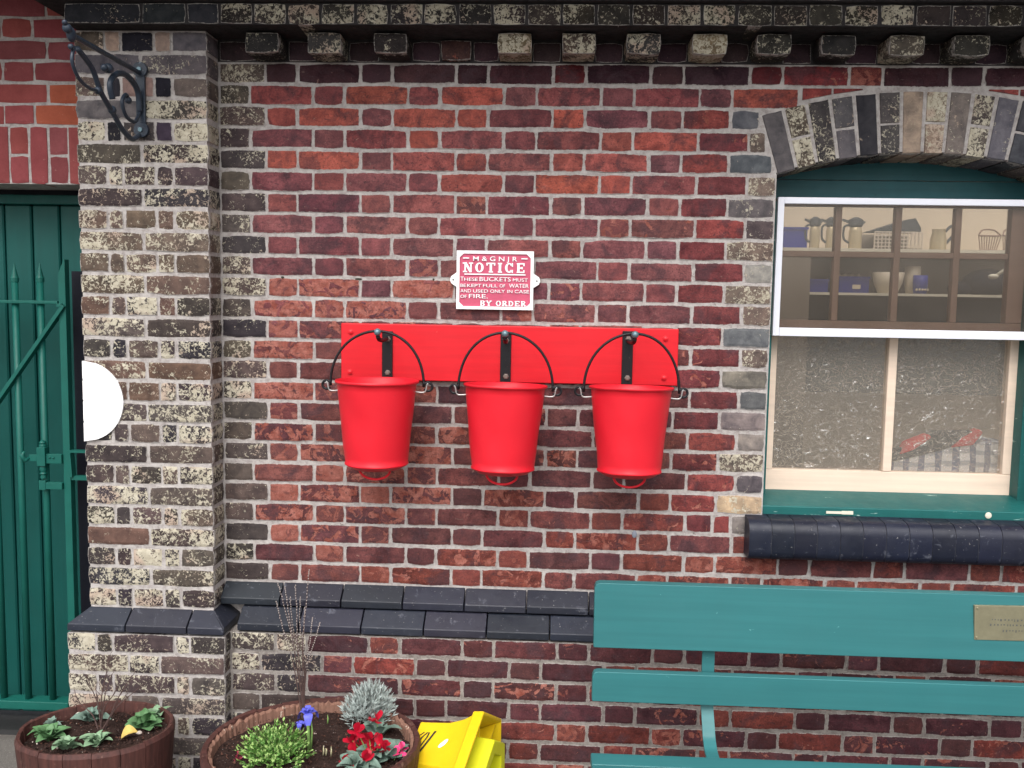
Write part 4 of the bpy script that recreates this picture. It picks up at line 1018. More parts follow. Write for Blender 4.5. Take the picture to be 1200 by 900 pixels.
def bucket_proto():
    b = thing('fire_bucket', buck_lab[0], 'bucket', (0, 0, 0), group='red fire buckets on the board')
    mb = MB(); n = 48
    prof = [(0.001, -HB-0.020), (0.05, -HB-0.019), (0.084, -HB-0.013), (0.100, -HB-0.003), (RB+0.0012, -HB), (RB+0.0035, -HB+0.002), (RB+0.0035, -HB+0.006), (RB+0.0005, -HB+0.009)]
    prof += [(RB+(RT-0.003-RB)*t, -HB+HB*t) for t in (0.1, 0.2, 0.3, 0.4, 0.5, 0.6, 0.7, 0.8, 0.9, 0.965)]
    prof += [(RT-0.001, -0.007), (RT+0.003, -0.005), (RT+0.0045, 0), (RT+0.002, 0.0035), (RT-0.002, 0.001), (RT-0.004, -0.01)]
    prof += [(RB+(RT-0.004-RB)*t-0.003, -HB+HB*t+0.01) for t in (0.9, 0.5, 0.1)] + [(0.001, -HB+0.01)]
    def jit(i, k):
        a = 2*math.pi*k/n; return (0.0007*math.sin(3*a+prof[i][1]*20)+0.0006*math.sin(7*a+i), 0.0)
    mb.lathe(prof, n, jit=jit); o = mb.build('pail', M['red_paint'], b); smooth_sharp(o, 60)
    mb = MB(); mb.box((-0.004, RT-0.02, -HB+0.01), (0.004, RT-0.015, -HB+0.02))
    pts = [(0.052*math.cos(t), -0.030+0.010*math.sin(t), -HB-0.016-0.034*math.sin(t)) for t in [math.pi*k/14 for k in range(15)]]
    mb = MB(); mb.tube([(0.052, -0.030, -HB-0.006)]+pts[0:]+[(-0.052, -0.030, -HB-0.006)], 0.0042, 8); mb.build('base_ring', M['red_paint'], b, smooth=True)
    return b
b0 = bucket_proto()
def copy_tree(o, parent=None):
    c = o.copy(); C.objects.link(c); c.parent = parent
    for ch in list(o.children): copy_tree(ch, c)
    return c
buckets = [b0, copy_tree(b0), copy_tree(b0)]
for i, bk in enumerate(buckets):
    (xa, xb), py = rims[i]
    A, B = at(xa, py, BYY), at(xb, py, BYY)
    cx = (A.x+B.x)/2; cz = (A.z+B.z)/2
    bk.location = (cx, BYY, cz); bk['label'] = buck_lab[i]; bk.rotation_euler = (-tilts[i][0], tilts[i][1], 0)
    for ch in bk.children:
        if ch.name.startswith('pail'):
            ch.data = ch.data.copy()
            for v in ch.data.vertices:      # knocks and dents of years of use
                if -HB+0.03 < v.co.z < -0.015:
                    q = mnoise.noise(Vector((v.co.x*9+i*5, v.co.y*9, v.co.z*7)))*0.0035*math.sin(math.pi*min(1, max(0, -v.co.z/HB))); r_ = math.hypot(v.co.x, v.co.y)
                    v.co.x *= 1+q/r_; v.co.y *= 1+q/r_
    ap = at(apex[i][0], apex[i][1], BYY)-Vector((cx, BYY, cz))
    zl0 = -0.018; hw = 0.160; hz = ap.z-zl0
    pts = []
    for k in range(33):
        t = math.pi*k/32
        x = hw*math.cos(t); x += ap.x*math.sin(t)**3; pts.append((x, 0, zl0+hz*math.sin(t)**0.92))
    mb = MB(); mb.tube(pts, 0.0045, 10); me = mb.build('bail_handle', M['black_iron'], bk, smooth=True)
    for s in (-1, 1):
        mb = MB(); c = Vector((s*(hw+0.014), 0, zl0+0.002)); rr = 0.0145
        loop = [(c.x-s*rr*math.cos(t), 0.004*math.sin(t/2), c.z+rr*math.sin(t)) for t in [2*math.pi*0.92*k/18 for k in range(19)]]
        mb.tube([(s*hw, 0, zl0+0.02)]+loop, 0.0045, 8); mb.build('bail_loop', M['black_iron'], bk, smooth=True)
        mb = MB(); mb.tube(curve([(s*(RT-0.008), 0, -0.034), (s*(hw-0.004), 0, -0.036), (s*(hw+0.006), 0, -0.030), (s*(hw+0.010), 0, -0.012), (s*(hw+0.014), 0, -0.004)]), 0.0028, 6); mb.build('bail_lug', M['wire'], bk, smooth=True)
    bk.rotation_euler = (0, 0, 0)
    for ch in bk.children:
        if ch.name.startswith(('pail', 'base_ring')): ch.rotation_euler = (-tilts[i][0], tilts[i][1], 0)

# ------------------------------------------------------------------ window
win = thing('sash_window', 'timber sash window with eight clear upper panes and two rippled lower panes', 'window', (XC, 0.12, at(1000, 609, 0.05).z))
NO = win.location
def nb_(mb, name, mat, parent=win, **k):
    mb.v = [tuple(Vector(v)-NO) for v in mb.v]; return mb.build(name, mat, parent, **k)
zal_t, zal_b = H-0.362, H-0.857       # aluminium frame outer
# head boards under the arch (arched top)
def head(z0, z1, y0, y1, name):
    pts = []
    xs = [XL+0.002+(2*HS-0.004)*k/24 for k in range(25)]
    top = [(x, min(z1, ZC+math.sqrt((RI+0.0095)**2-(x-XC)**2))) for x in xs]
    top = [(x, max(z, z0+0.002)) for x, z in top]
    mb = MB(); mb.prism([(xs[0], z0), (xs[-1], z0)]+top[::-1], y0, y1); return nb_(mb, name, M['green_head'])
zseam = at(1060, 212, 0.23).z
head(zal_t-0.01, zseam-0.0015, 0.230, 0.27, 'head_board'); head(zseam+0.0015, 9, 0.232, 0.27, 'head_board')
# outer green box frame: jambs and sloping sill
zc0 = at(1000, 609, 0.03).z; zc1 = at(1000, 582, 0.10).z
for s in (-1, 1):
    xo = XC+s*(HS-0.001); xi = XC+s*(HS-0.034)
    mb = MB(); mb.box((min(xo, xi), 0.118, zc1-0.02), (max(xo, xi), 0.27, zal_t-0.012)); nb_(mb, 'jamb', M['green_frame'], bevel=0.003)
mb = MB(); mb.add([(XL+0.002, 0.02, zc0-0.02), (XR-0.002, 0.02, zc0-0.02), (XR-0.002, 0.02, zc0+0.045), (XL+0.002, 0.02, zc0+0.045), (XL+0.002, 0.26, zc0-0.02), (XR-0.002, 0.26, zc0-0.02), (XR-0.002, 0.26, zc1+0.01), (XL+0.002, 0.26, zc1+0.01), (XR-0.002, 0.13, zc1), (XL+0.002, 0.13, zc1)],
              [(0, 1, 2, 3), (3, 2, 8, 9), (9, 8, 6, 7), (4, 7, 6, 5), (0, 4, 5, 1), (0, 3, 9, 7, 4), (1, 5, 6, 8, 2)])
nb_(mb, 'window_sill', M['green_frame'], bevel=0.004)
mb = MB(); p = at(968, 600, 0.02); mb.box((p.x, 0.0165, p.z-0.005), (p.x+0.055, 0.0195, p.z+0.004)); mb.box((p.x+0.055, 0.0155, p.z-0.006), (p.x+0.095, 0.0195, p.z+0.006)); q_ = at(1158, 604, 0.02); mb.ball((q_.x, 0.018, q_.z), 0.012, sy=0.3); nb_(mb, 'paint_chip', M['shelf'])
# aluminium secondary frame
al = bpy.data.objects.new('outer_frame', None); put(al, win, (0, 0, 0)); al.empty_display_size = 0.02
axl, axr = at(904.5, 390, 0.1).x, at(1200, 240, 0.1).x+0.03
axr = 2*XC-axl+0.0
fw = 0.023
def ab(mb, name, mat, **k): return nb_(mb, name, mat, al, **k)
mb = MB(); mb.box((axl, 0.088, zal_b), (axl+fw, 0.112, zal_t)); ab(mb, 'frame_bar', M['alu'], bevel=0.002)
mb = MB(); mb.box((axr-fw, 0.088, zal_b), (axr, 0.112, zal_t)); ab(mb, 'frame_bar', M['alu'], bevel=0.002)
mb = MB(); mb.box((axl+fw, 0.089, zal_t-fw), (axr-fw, 0.112, zal_t)); ab(mb, 'frame_bar', M['alu'], bevel=0.002)
mb = MB(); mb.box((axl+fw, 0.087, zal_b), (axr-fw, 0.112, zal_b+0.030)); ab(mb, 'frame_bar', M['alu'], bevel=0.002)
mb = MB(); mb.box((axl+0.01, 0.099, zal_b+0.01), (axr-0.01, 0.102, zal_t-0.01)); ab(mb, 'pane', M['glass'])
# upper sash: brown, 4 x 2 panes
us = bpy.data.objects.new('upper_sash', None); put(us, win, (0, 0, 0)); us.empty_display_size = 0.02
def ub(mb, name, mat, **k): return nb_(mb, name, mat, us, **k)
Y0, Y1 = 0.135, 0.175
ux0 = axl+0.004; ux1 = at(1196, 300, 0.14).x
ux1 = max(ux1, 2*XC-ux0-0.02)
vb = [at(x, 330, Y0).x for x in (980, 1050, 1120)]
zmid = at(1050, 299, Y0).z; zb0 = at(1050, 389, Y0).z; zb1 = at(1050, 377, Y0).z
mb = MB(); mb.box((ux0, Y0, zb0), (ux1, Y1, zb1)); ub(mb, 'bottom_rail', M['brown'], bevel=0.003)
mb = MB(); mb.box((ux0, Y0, zal_t-0.026), (ux1, Y1, zal_t)); ub(mb, 'top_rail', M['brown'], bevel=0.003)
sr = at(1183, 300, Y0).x
mb = MB(); mb.box((sr, Y0, zb1), (ux1, Y1, zal_t-0.026)); ub(mb, 'stile', M['brown'], bevel=0.003)
mb = MB(); mb.box((ux0, Y0, zb1), (ux0+0.022, Y1, zal_t-0.026)); ub(mb, 'stile', M['brown'], bevel=0.003)
for x in vb:
    mb = MB(); mb.prism([(x-0.012, zb1), (x+0.012, zb1), (x+0.012, zal_t-0.026), (x-0.012, zal_t-0.026)], Y0+0.004, Y1-0.003); ub(mb, 'glazing_bar', M['brown'], bevel=0.004)
mb = MB(); mb.box((ux0+0.022, Y0+0.006, zmid-0.011), (sr, Y1-0.004, zmid+0.011)); ub(mb, 'glazing_bar', M['brown'], bevel=0.004)
cx_ = [ux0+0.022]+vb+[sr]
for i in range(4):
    for (za, zb__) in ((zb1, zmid), (zmid, zal_t-0.026)):
        mb = MB(); mb.box((cx_[i]+0.006, Y0+0.02, za+0.004), (cx_[i+1]-0.006, Y0+0.023, zb__-0.004)); ub(mb, 'pane', M['glass'])
# lower sash: cream, two rippled panes
ls = bpy.data.objects.new('lower_sash', None); put(ls, win, (0, 0, 0)); ls.empty_display_size = 0.02
def lb(mb, name, mat, **k): return nb_(mb, name, mat, ls, **k)
Y2, Y3 = 0.180, 0.225
lx0 = XL+0.010; lx1 = at(1190, 500, Y2).x
zr0, zr1 = at(1040, 582, Y2).z, at(1040, 553, Y2).z
ztop = zal_b+0.02
pl0 = at(907, 500, Y2).x; mu0, mu1 = at(1037, 500, Y2).x, at(1047.5, 500, Y2).x; pr1 = at(1178, 500, Y2).x
mb = MB(); mb.box((lx0, Y2, zr0), (lx1, Y3, zr1)); lb(mb, 'bottom_rail', M['cream'], bevel=0.003)
mb = MB(); mb.box((lx0, Y2, zr1), (pl0, Y3, ztop)); lb(mb, 'stile', M['cream'], bevel=0.003)
mb = MB(); mb.box((pr1, Y2, zr1), (lx1, Y3, ztop)); lb(mb, 'stile', M['cream'], bevel=0.003)
mb = MB(); mb.box((mu0, Y2, zr1), (mu1, Y3, ztop)); lb(mb, 'glazing_bar', M['cream'], bevel=0.004)
mb = MB(); mb.box((lx0, Y2+0.004, ztop), (lx1, Y3, ztop+0.03)); lb(mb, 'top_rail', M['cream'])
mb = MB(); mb.box((pl0-0.004, Y2+0.02, zr1-0.004), (mu0+0.004, Y2+0.024, ztop+0.004)); lb(mb, 'pane', M['obscure'])
mb = MB(); mb.box((mu1-0.004, Y2+0.02, zr1-0.004), (pr1+0.004, Y2+0.024, ztop+0.004)); lb(mb, 'pane', M['obscure'])

# ------------------------------------------------------------------ room behind the window
YB = 1.75
room = thing('kitchen_room', 'tan painted back wall of the tea room seen through the window', 'room', (2.6, 1.0, 0))
def rb(mb, name, mat, parent=room, **k):
    mb.v = [tuple(Vector(v)-Vector((2.6, 1.0, 0))) for v in mb.v]; return mb.build(name, mat, parent, **k)
mb = MB(); mb.box((0.9, YB, 0), (4.6, YB+0.05, 3.2)); rb(mb, 'back_wall', M['tan'])
mb = MB(); mb.box((0.9, 0.34, 0), (0.95, YB, 3.2)); rb(mb, 'side_wall', M['tan'])
mb = MB(); mb.box((4.55, 0.34, 0), (4.6, YB, 3.2)); rb(mb, 'side_wall', M['tan'])
mb = MB(); mb.box((0.9, 0.34, 0.005), (4.6, YB, 0.03)); rb(mb, 'floor', M['cupboard'])
# shelf unit
YS = 1.30
z1 = at(1000, 291, YS).z; z2 = at(1000, 343, YS).z
x0s = at(948, 340, YS).x
sh_ = thing('shelf_unit', 'pale edged shelves with crockery behind the upper window panes', 'shelves', (2.6, YS, 0))
def sb(mb, name, mat, **k):
    mb.v = [tuple(Vector(v)-Vector((2.6, YS, 0))) for v in mb.v]; return mb.build(name, mat, sh_, **k)
mb = MB(); mb.box((1.9, YS, z1-0.015), (3.6, YB, z1)); sb(mb, 'shelf', M['shelf'])
mb = MB(); mb.box((x0s, YS, z2-0.012), (3.6, YB, z2)); sb(mb, 'shelf', M['shelf'])
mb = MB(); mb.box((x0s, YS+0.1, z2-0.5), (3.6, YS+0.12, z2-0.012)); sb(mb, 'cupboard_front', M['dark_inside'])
mb = MB(); mb.box((1.6, YS-0.02, 0.4), (x0s-0.002, YB, z1-0.04)); sb(mb, 'side_panel', M['cupboard'])
mb = MB(); mb.box((x0s, YB-0.03, z2), (3.6, YB-0.002, z1-0.015)); sb(mb, 'back_panel', M['cupboard'])
YI = 1.40
def px_m(px, py, Y=YI): return at(px, py, Y)
labs = ['steel vacuum jug with grey lid beside the blue crate on top shelf', 'steel vacuum jug half hidden behind the first glazing bar', 'steel vacuum jug just right of the first glazing bar']
for i, (pa, pb) in enumerate(((949, 959), (968, 978), (995, 1008))):
    p = Vector((px_m((pa+pb)/2, 290).x, YI, z1)); w = (px_m(pb, 290).x-px_m(pa, 290).x)/2*1.15; hh = px_m(1000, 263).z-px_m(1000, 289).z
    j = thing('vacuum_jug', labs[i], 'jug', p, group='steel vacuum jugs on the shelf')
    mb = MB(); mb.lathe([(w, 0), (w, hh*0.8), (w*0.9, hh*0.95), (w*0.8, hh)], 20); mb.lathe([(0.001, 0.001), (w, 0)], 20); mb.build('body', M['steel'], j, smooth=True)
    mb = MB(); mb.lathe([(w*0.85, hh), (w*1.15, hh*1.1), (w*1.05, hh*1.35), (w*0.4, hh*1.45), (0.001, hh*1.46)], 20); mb.prism([(-w*2.2, hh*1.3), (-w, hh*1.15), (-w, hh*1.3), (-w*2.1, hh*1.38)], -0.005, 0.005); mb.prism([(w, hh*1.1), (w*1.5, hh*1.25), (w, hh*1.3)], -0.01, 0.01); mb.build('lid', M['grey_lid'], j)
    mb = MB(); mb.tube(curve([(-w*0.9, 0, hh*1.1), (-w*1.8, 0, hh*1.0), (-w*1.8, 0, hh*0.5), (-w, 0, hh*0.3)]), 0.006, 6); mb.build('handle', M['grey_lid'], j)
def crate(name, label, pa, pb, pt, z, Y, mat, dep=0.2):
    a = px_m(pa, 300, Y).x; b = px_m(pb, 300, Y).x; hh = px_m((pa+pb)/2, pt, Y).z-z
    c = thing(name, label, 'basket', ((a+b)/2, Y+dep/2, z))
    w = (b-a)/2; mb = MB()
    mb.box((-w, -dep/2, 0), (w, dep/2, 0.004))
    for (x0, y0, x1, y1) in ((-w, -dep/2, w, -dep/2+.004), (-w, dep/2-.004, w, dep/2), (-w, -dep/2+.004, -w+.004, dep/2-.004), (w-.004, -dep/2+.004, w, dep/2-.004)):
        mb.box((x0, y0, 0.004), (x1, y1, hh))
    mb.build('tub', mat, c); mb = MB(); mb.box((-w-.004, -dep/2-.006, hh-.012), (w+.004, -dep/2, hh)); mb.build('rim', mat, c); return c, w, hh, dep
crate('plastic_crate', 'blue plastic crate at left end of the top shelf', 908, 945, 266, z1, YI, M['blue_plastic'])
# lattice basket
a = px_m(1024, 300).x; b = px_m(1080, 300).x; hh = px_m(1050, 272).z-z1
c = thing('lattice_basket', 'pale plastic lattice basket holding papers in middle of top shelf', 'basket', ((a+b)/2, YI+0.1, z1)); w = (b-a)/2
mb = MB(); nx = 13
for k in range(nx+1): x = -w+2*w*k/nx; mb.box((x-0.003, -0.1, 0), (x+0.003, -0.096, hh))
for k in range(6): z = hh*k/5; mb.box((-w, -0.102, z-0.003), (w, -0.1001, z+0.003))
mb.build('lattice', M['basket'], c, kind='stuff')
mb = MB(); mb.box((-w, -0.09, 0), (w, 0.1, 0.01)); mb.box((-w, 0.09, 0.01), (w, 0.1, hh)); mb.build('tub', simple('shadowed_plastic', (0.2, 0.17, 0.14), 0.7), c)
mb = MB(); mb.prism([(-w*1.15, hh*1.05), (w*0.95, hh*1.05), (w*0.95, hh*1.25), (w*0.7, hh*1.8), (w*0.3, hh*1.7), (-w*0.6, hh*1.3)], -0.09, 0.05); mb.build('papers', M['grey_lid'], c)
# steel jug
a = px_m(1090, 300).x; b = px_m(1107, 300).x; hh = px_m(1100, 269).z-z1; w = (b-a)/2
c = thing('steel_jug', 'shiny steel jug with dark handle between basket and wire baskets', 'jug', ((a+b)/2, YI, z1))
mb = MB(); mb.lathe([(w*1.1, 0), (w*1.08, hh*0.5), (w*0.85, hh*0.9), (w*0.95, hh)], 24); mb.build('body', M['steel'], c, smooth=True)
mb = MB(); mb.tube(curve([(w*0.9, 0, hh*0.3), (w*1.9, 0, hh*0.7), (w*2.1, 0, hh*1.1), (w*1.6, 0, hh*1.15), (w*0.9, 0, hh*0.9)]), 0.007, 8); mb.build('handle', M['grey_lid'], c)
# wire baskets
for (pa, pb, lab) in ((1140, 1166, 'low brown wire basket with wavy rim at right of top shelf'), (1168, 1187, 'small brown wire basket at right end of top shelf')):
    a = px_m(pa, 300).x; b = px_m(pb, 300).x; w = (b-a)/2; hh = px_m(pa, 277).z-z1
    c = thing('wire_basket', lab, 'basket', ((a+b)/2, YI, z1))
    mb = MB()
    for k in range(9):
        x = -w+2*w*k/8; mb.tube([(x*0.7, -0.04, 0.002), (x, -0.05, hh)], 0.0025, 5)
    mb.tube([(-w, -0.05, hh), (w, -0.05, hh)], 0.004, 6); mb.tube(curve([(-w, -0.05, hh), (-w*0.5, -0.03, hh*1.4), (w*0.5, -0.03, hh*1.4), (w, -0.05, hh)]), 0.004, 6); mb.box((-w*0.7, -0.04, 0), (w*0.7, 0.04, 0.005))
    mb.build('wires', M['brown'], c)
# lower shelf
c, w, hh, dep = crate('plastic_basket', 'blue plastic basket of white cups on the lower shelf', 985, 1020, 324, z2, YI, M['blue_plastic'])
for k in range(4):
    mb = MB(); mb.ball((-w*0.7+w*0.45*k, 0, hh*1.0), 0.018, 12, 6); mb.build('cup', M['china'], c, smooth=True)
mb = MB(); mb.box((-0.01, -dep/2-0.008, hh*0.25), (0.03, -dep/2-0.0065, hh*0.5)); mb.build('label_card', M['china'], c)
crate('plastic_basket', 'dark blue plastic basket at left end of the lower shelf', 951, 972, 327, z2, YI, M['blue_plastic'])
def bowl(lab, pa, pb, pt, z, mat, name='mixing_bowl', cat='bowl', taper=0.6):
    a = px_m(pa, 330).x; b = px_m(pb, 330).x; w = (b-a)/2; hh = px_m(pa, pt).z-z
    c = thing(name, lab, cat, ((a+b)/2, YI, z)); mb = MB(); mb.lathe([(0.001, 0.003), (w*taper, 0.001), (w*(taper+1)/2*1.1, hh*0.5), (w, hh), (w*0.93, hh), (w*(taper)*0.9, 0.012), (0.001, 0.012)], 24); mb.build('body', mat, c, smooth=True); return c, w, hh
bowl('wide pale china bowl right of the blue basket of cups', 1022, 1059, 319, z2, M['china'])
bowl('pale tub stacked behind the patterned mug', 1060, 1078, 312, z2, M['china'], 'storage_tub', 'tub', 0.8)
c, w, hh = bowl('small blue patterned mug standing on the lower shelf', 1065, 1081, 323, z2, M['blue_plastic'], 'patterned_mug', 'mug', 0.9); c.location.y -= 0.06
mb = MB()
for k in range(5): mb.ball((-w*0.8+w*0.4*k, -w*(0.97-0.1*abs(k-2)**1.6*0.4), hh*0.22), 0.006, 8, 5)
mb.build('pattern_dot', M['china'], c)
p = px_m(1155, 343)
c = thing('dark_bag', 'dark navy cloth bag on lower shelf behind the last pane', 'bag', (p.x, YI, z2))
mb = MB(); mb.ball((0, 0, 0.06), 0.07, 16, 8, sx=1.7, sz=1.0); mb.ball((-0.13, -0.01, 0.03), 0.035, 12, 6, sx=1.8); mb.build('cloth', M['dark_cloth'], c, smooth=True)
a = px_m(1166, 324, 1.25); b = px_m(1186, 310, 1.25)
c = thing('ladle', 'pale ladle hanging across the last lower pane', 'ladle', a)
d_ = b-a; mb = MB(); mb.tube([(0, 0, 0), tuple(d_*1.6)], 0.008, 8); mb.build('handle', M['shelf'], c, smooth=True)
mb = MB(); mb.ball((-0.008, 0, 0), 0.018, 12, 6, sx=1.4, sz=0.7); mb.build('bowl', M['shelf'], c, smooth=True)
# cloths on the inner sill behind the rippled glass
YW = 0.232
def sill_cloth(name, lab, mat, pts, y0, y1, cat='cloth'):
    P = [at(x, y, YW) for x, y in pts]; c0 = min(P, key=lambda q: q.z); cx = sum(q.x for q in P)/len(P)
    c = thing(name, lab, cat, (cx, YW, c0.z)); mb = MB(); mb.prism([(q.x-cx, q.z-c0.z) for q in P], y0, y1)
    return mb.build('fold', mat, c, bevel=0.008) and c
sill_cloth('checked_cloth', 'blue and white checked cloth folded behind the right rippled pane', M['plaid'], [(1040, 560), (1186, 562), (1188, 520), (1165, 516), (1120, 522), (1092, 530), (1040, 542)], 0.0, 0.10)
cs = sill_cloth('striped_scarf', 'red and navy scarf lying on top of the checked cloth', M['dark_cloth'], [(1040, 542), (1092, 530), (1120, 522), (1150, 514), (1148, 505), (1095, 506), (1070, 518), (1040, 532)], -0.012, 0.05, 'scarf')
for pts in ([(1052, 532), (1068, 527), (1090, 512), (1086, 508), (1060, 518)], [(1112, 524), (1138, 521), (1150, 506), (1145, 502), (1126, 512)]):
    P = [at(x, y, YW) for x, y in pts]; mb = MB(); mb.prism([(q.x-cs.location.x, q.z-cs.location.z) for q in P], -0.02, 0.03); mb.build('red_stripe', M['red_cloth'], cs, bevel=0.006)
mb = MB(); mb.box((XL-0.02, 0.271, zr0-0.05), (XR+0.02, 0.46, at(1100, 562, 0.3).z-0.001)); 
mb.v = [tuple(Vector(v)-Vector((2.6, 1.0, 0))) for v in mb.v]; mb.build('inner_sill', M['cupboard'], room)

# ------------------------------------------------------------------ bench
BXL = 1.066; BXR = 2.95
bench = thing('park_bench', 'teal painted slatted bench with small brass plaque standing under the window', 'bench', ((BXL+BXR)/2, -0.6, 0))
EO = bench.location
def eb(mb, name, mat, **k):
    mb.v = [tuple(Vector(v)-EO) for v in mb.v]; return mb.build(name, mat, bench, **k)
YBN = -0.45
zb1_, zb0_ = at(697, 684.5, YBN).z, at(697, 759, YBN).z
tl = 0.035
def slat_box(z0, z1, y, t, x0=BXL, x1=BXR, lean=0.0, name='back_slat'):
    mb = MB(); dy = lean*(z1-z0)
    r_ = 0.016
    pts = [(x0, z0+0.004), (x0+0.003, z0), (x1, z0), (x1, z1), (x0+r_, z1), (x0+r_*0.3, z1-r_*0.3), (x0, z1-r_)]
    n = len(pts)
    f = lambda z: y+dy*(z-z0)/(z1-z0)
    mb.add([(x, f(z), z) for x, z in pts]+[(x, f(z)+t, z) for x, z in pts], [tuple(range(n)), tuple(range(2*n-1, n-1, -1))]+[(i, i+n, (i+1) % n+n, (i+1) % n) for i in range(n)])
    return eb(mb, name, M['green_bench'], bevel=0.0035)
slat_box(zb0_, zb1_, YBN, tl, lean=0.06)
zs1, zs0 = at(694, 787, YBN-0.01).z, at(694, 822, YBN-0.01).z
slat_box(zs0, zs1, YBN-0.01, 0.03, x0=at(694, 800, YBN-.01).x)
# seat: slats front to back
zse = 0.405
ys0 = atz(692, 881.5, zse).y; xse = atz(692, 881.5, zse).x
for k in range(5):
    y1 = ys0-0.078*k; mb = MB(); dz = 0.004*k
    mb.box((xse, y1-0.070, zse-0.032+dz), (BXR, y1, zse+dz)); eb(mb, 'seat_slat', M['green_bench'], bevel=0.005)
# iron supports
for px in (830,):
    xs_p = [at(830, 760, YBN+0.04).x, BXR-0.38]
for x in xs_p:
    w = 0.0195
    path = [(YBN+0.040, zb1_-0.03), (YBN+0.036, zb0_), (YBN+0.034, zs1), (YBN+0.028, zs0), (YBN+0.016, zs0-0.030), (YBN-0.010, zs0-0.066), (YBN-0.045, zse-0.036), (YBN-0.14, zse-0.055), (ys0-0.36, zse-0.045)]
    cur = curve([(0, y, z) for y, z in path], 5); t = 0.009; vs = []; m_ = len(cur)
    for i, p in enumerate(cur):
        d = (cur[min(i+1, m_-1)]-cur[max(i-1, 0)]).normalized(); q = Vector((0, -d.z, d.y))*t/2
        for sx in (-w, w):
            for sq in (1, -1): vs.append((x+sx, p.y+q.y*sq, p.z+q.z*sq))
    fs = []
    for i in range(m_-1):
        b_ = i*4
        for a1, a2 in ((0, 1), (1, 3), (3, 2), (2, 0)): fs.append((b_+a1, b_+a2, b_+4+a2, b_+4+a1))
    fs += [(0, 2, 3, 1), ((m_-1)*4, (m_-1)*4+1, (m_-1)*4+3, (m_-1)*4+2)]
    mb = MB(); mb.add(vs, fs); o = eb(mb, 'back_support', M['green_bench']); smooth_sharp(o, 45)
    for yy, zz in ((ys0-0.04, 1), (ys0-0.34, 1)):
        mb = MB(); s = 0.06 if yy > ys0-0.2 else -0.05
        mb.tube(curve([(x, yy, zse-0.05), (x, yy+s*0.2, zse*0.6), (x, yy+s, 0.012)]), 0.016, 8); mb.box((x-0.03, yy+s-0.03, 0), (x+0.03, yy+s+0.03, 0.012)); eb(mb, 'leg', M['green_bench'])
# plaque
pa = at(1142, 709.5, YBN+0.002); pb = at(1148, 750, YBN+0.002)
mb = MB(); px0 = pa.x; mb.prism([(px0+0.006, pb.z), (px0+0.30, pb.z+0.002), (px0+0.302, pa.z+0.004), (px0, pa.z)], YBN+0.0015, YBN+0.0115)
pq = eb(mb, 'plaque', M['brass'], bevel=0.0015)
ptxt = text_part('In memory of', 'etched_line', M['etched'], bench, (px0+0.15-EO.x, YBN+0.0005-EO.y, pa.z-0.055-EO.z), 0.016, 0.19, 0.0, 0.001)
ptxt.data.transform(Matrix.Translation((0, 0, 0)))
bpy.data.objects.remove(ptxt)
rndp = random.Random(4)
mb = MB()
for (zz, xa, xb) in ((0.040, 0.055, 0.25), (0.056, 0.05, 0.27), (0.074, 0.09, 0.22)):
    x = px0+xa
    while x < px0+xb:
        w = rndp.uniform(0.004, 0.010); mb.box((x, YBN+0.0007, pa.z-zz-rndp.uniform(0.004, 0.008)), (x+w*0.5, YBN+0.003, pa.z-zz)); x += w+0.003
eb(mb, 'worn_inscription', M['etched'])
mb = MB()
for xx_, zz in ((px0+0.009, pa.z-0.008), (px0+0.012, pb.z+0.008), (px0+0.29, pa.z-0.006), (px0+0.29, pb.z+0.008)): mb.ball((xx_, YBN+0.001, zz), 0.004, sy=0.5)
eb(mb, 'screw', M['brass'])

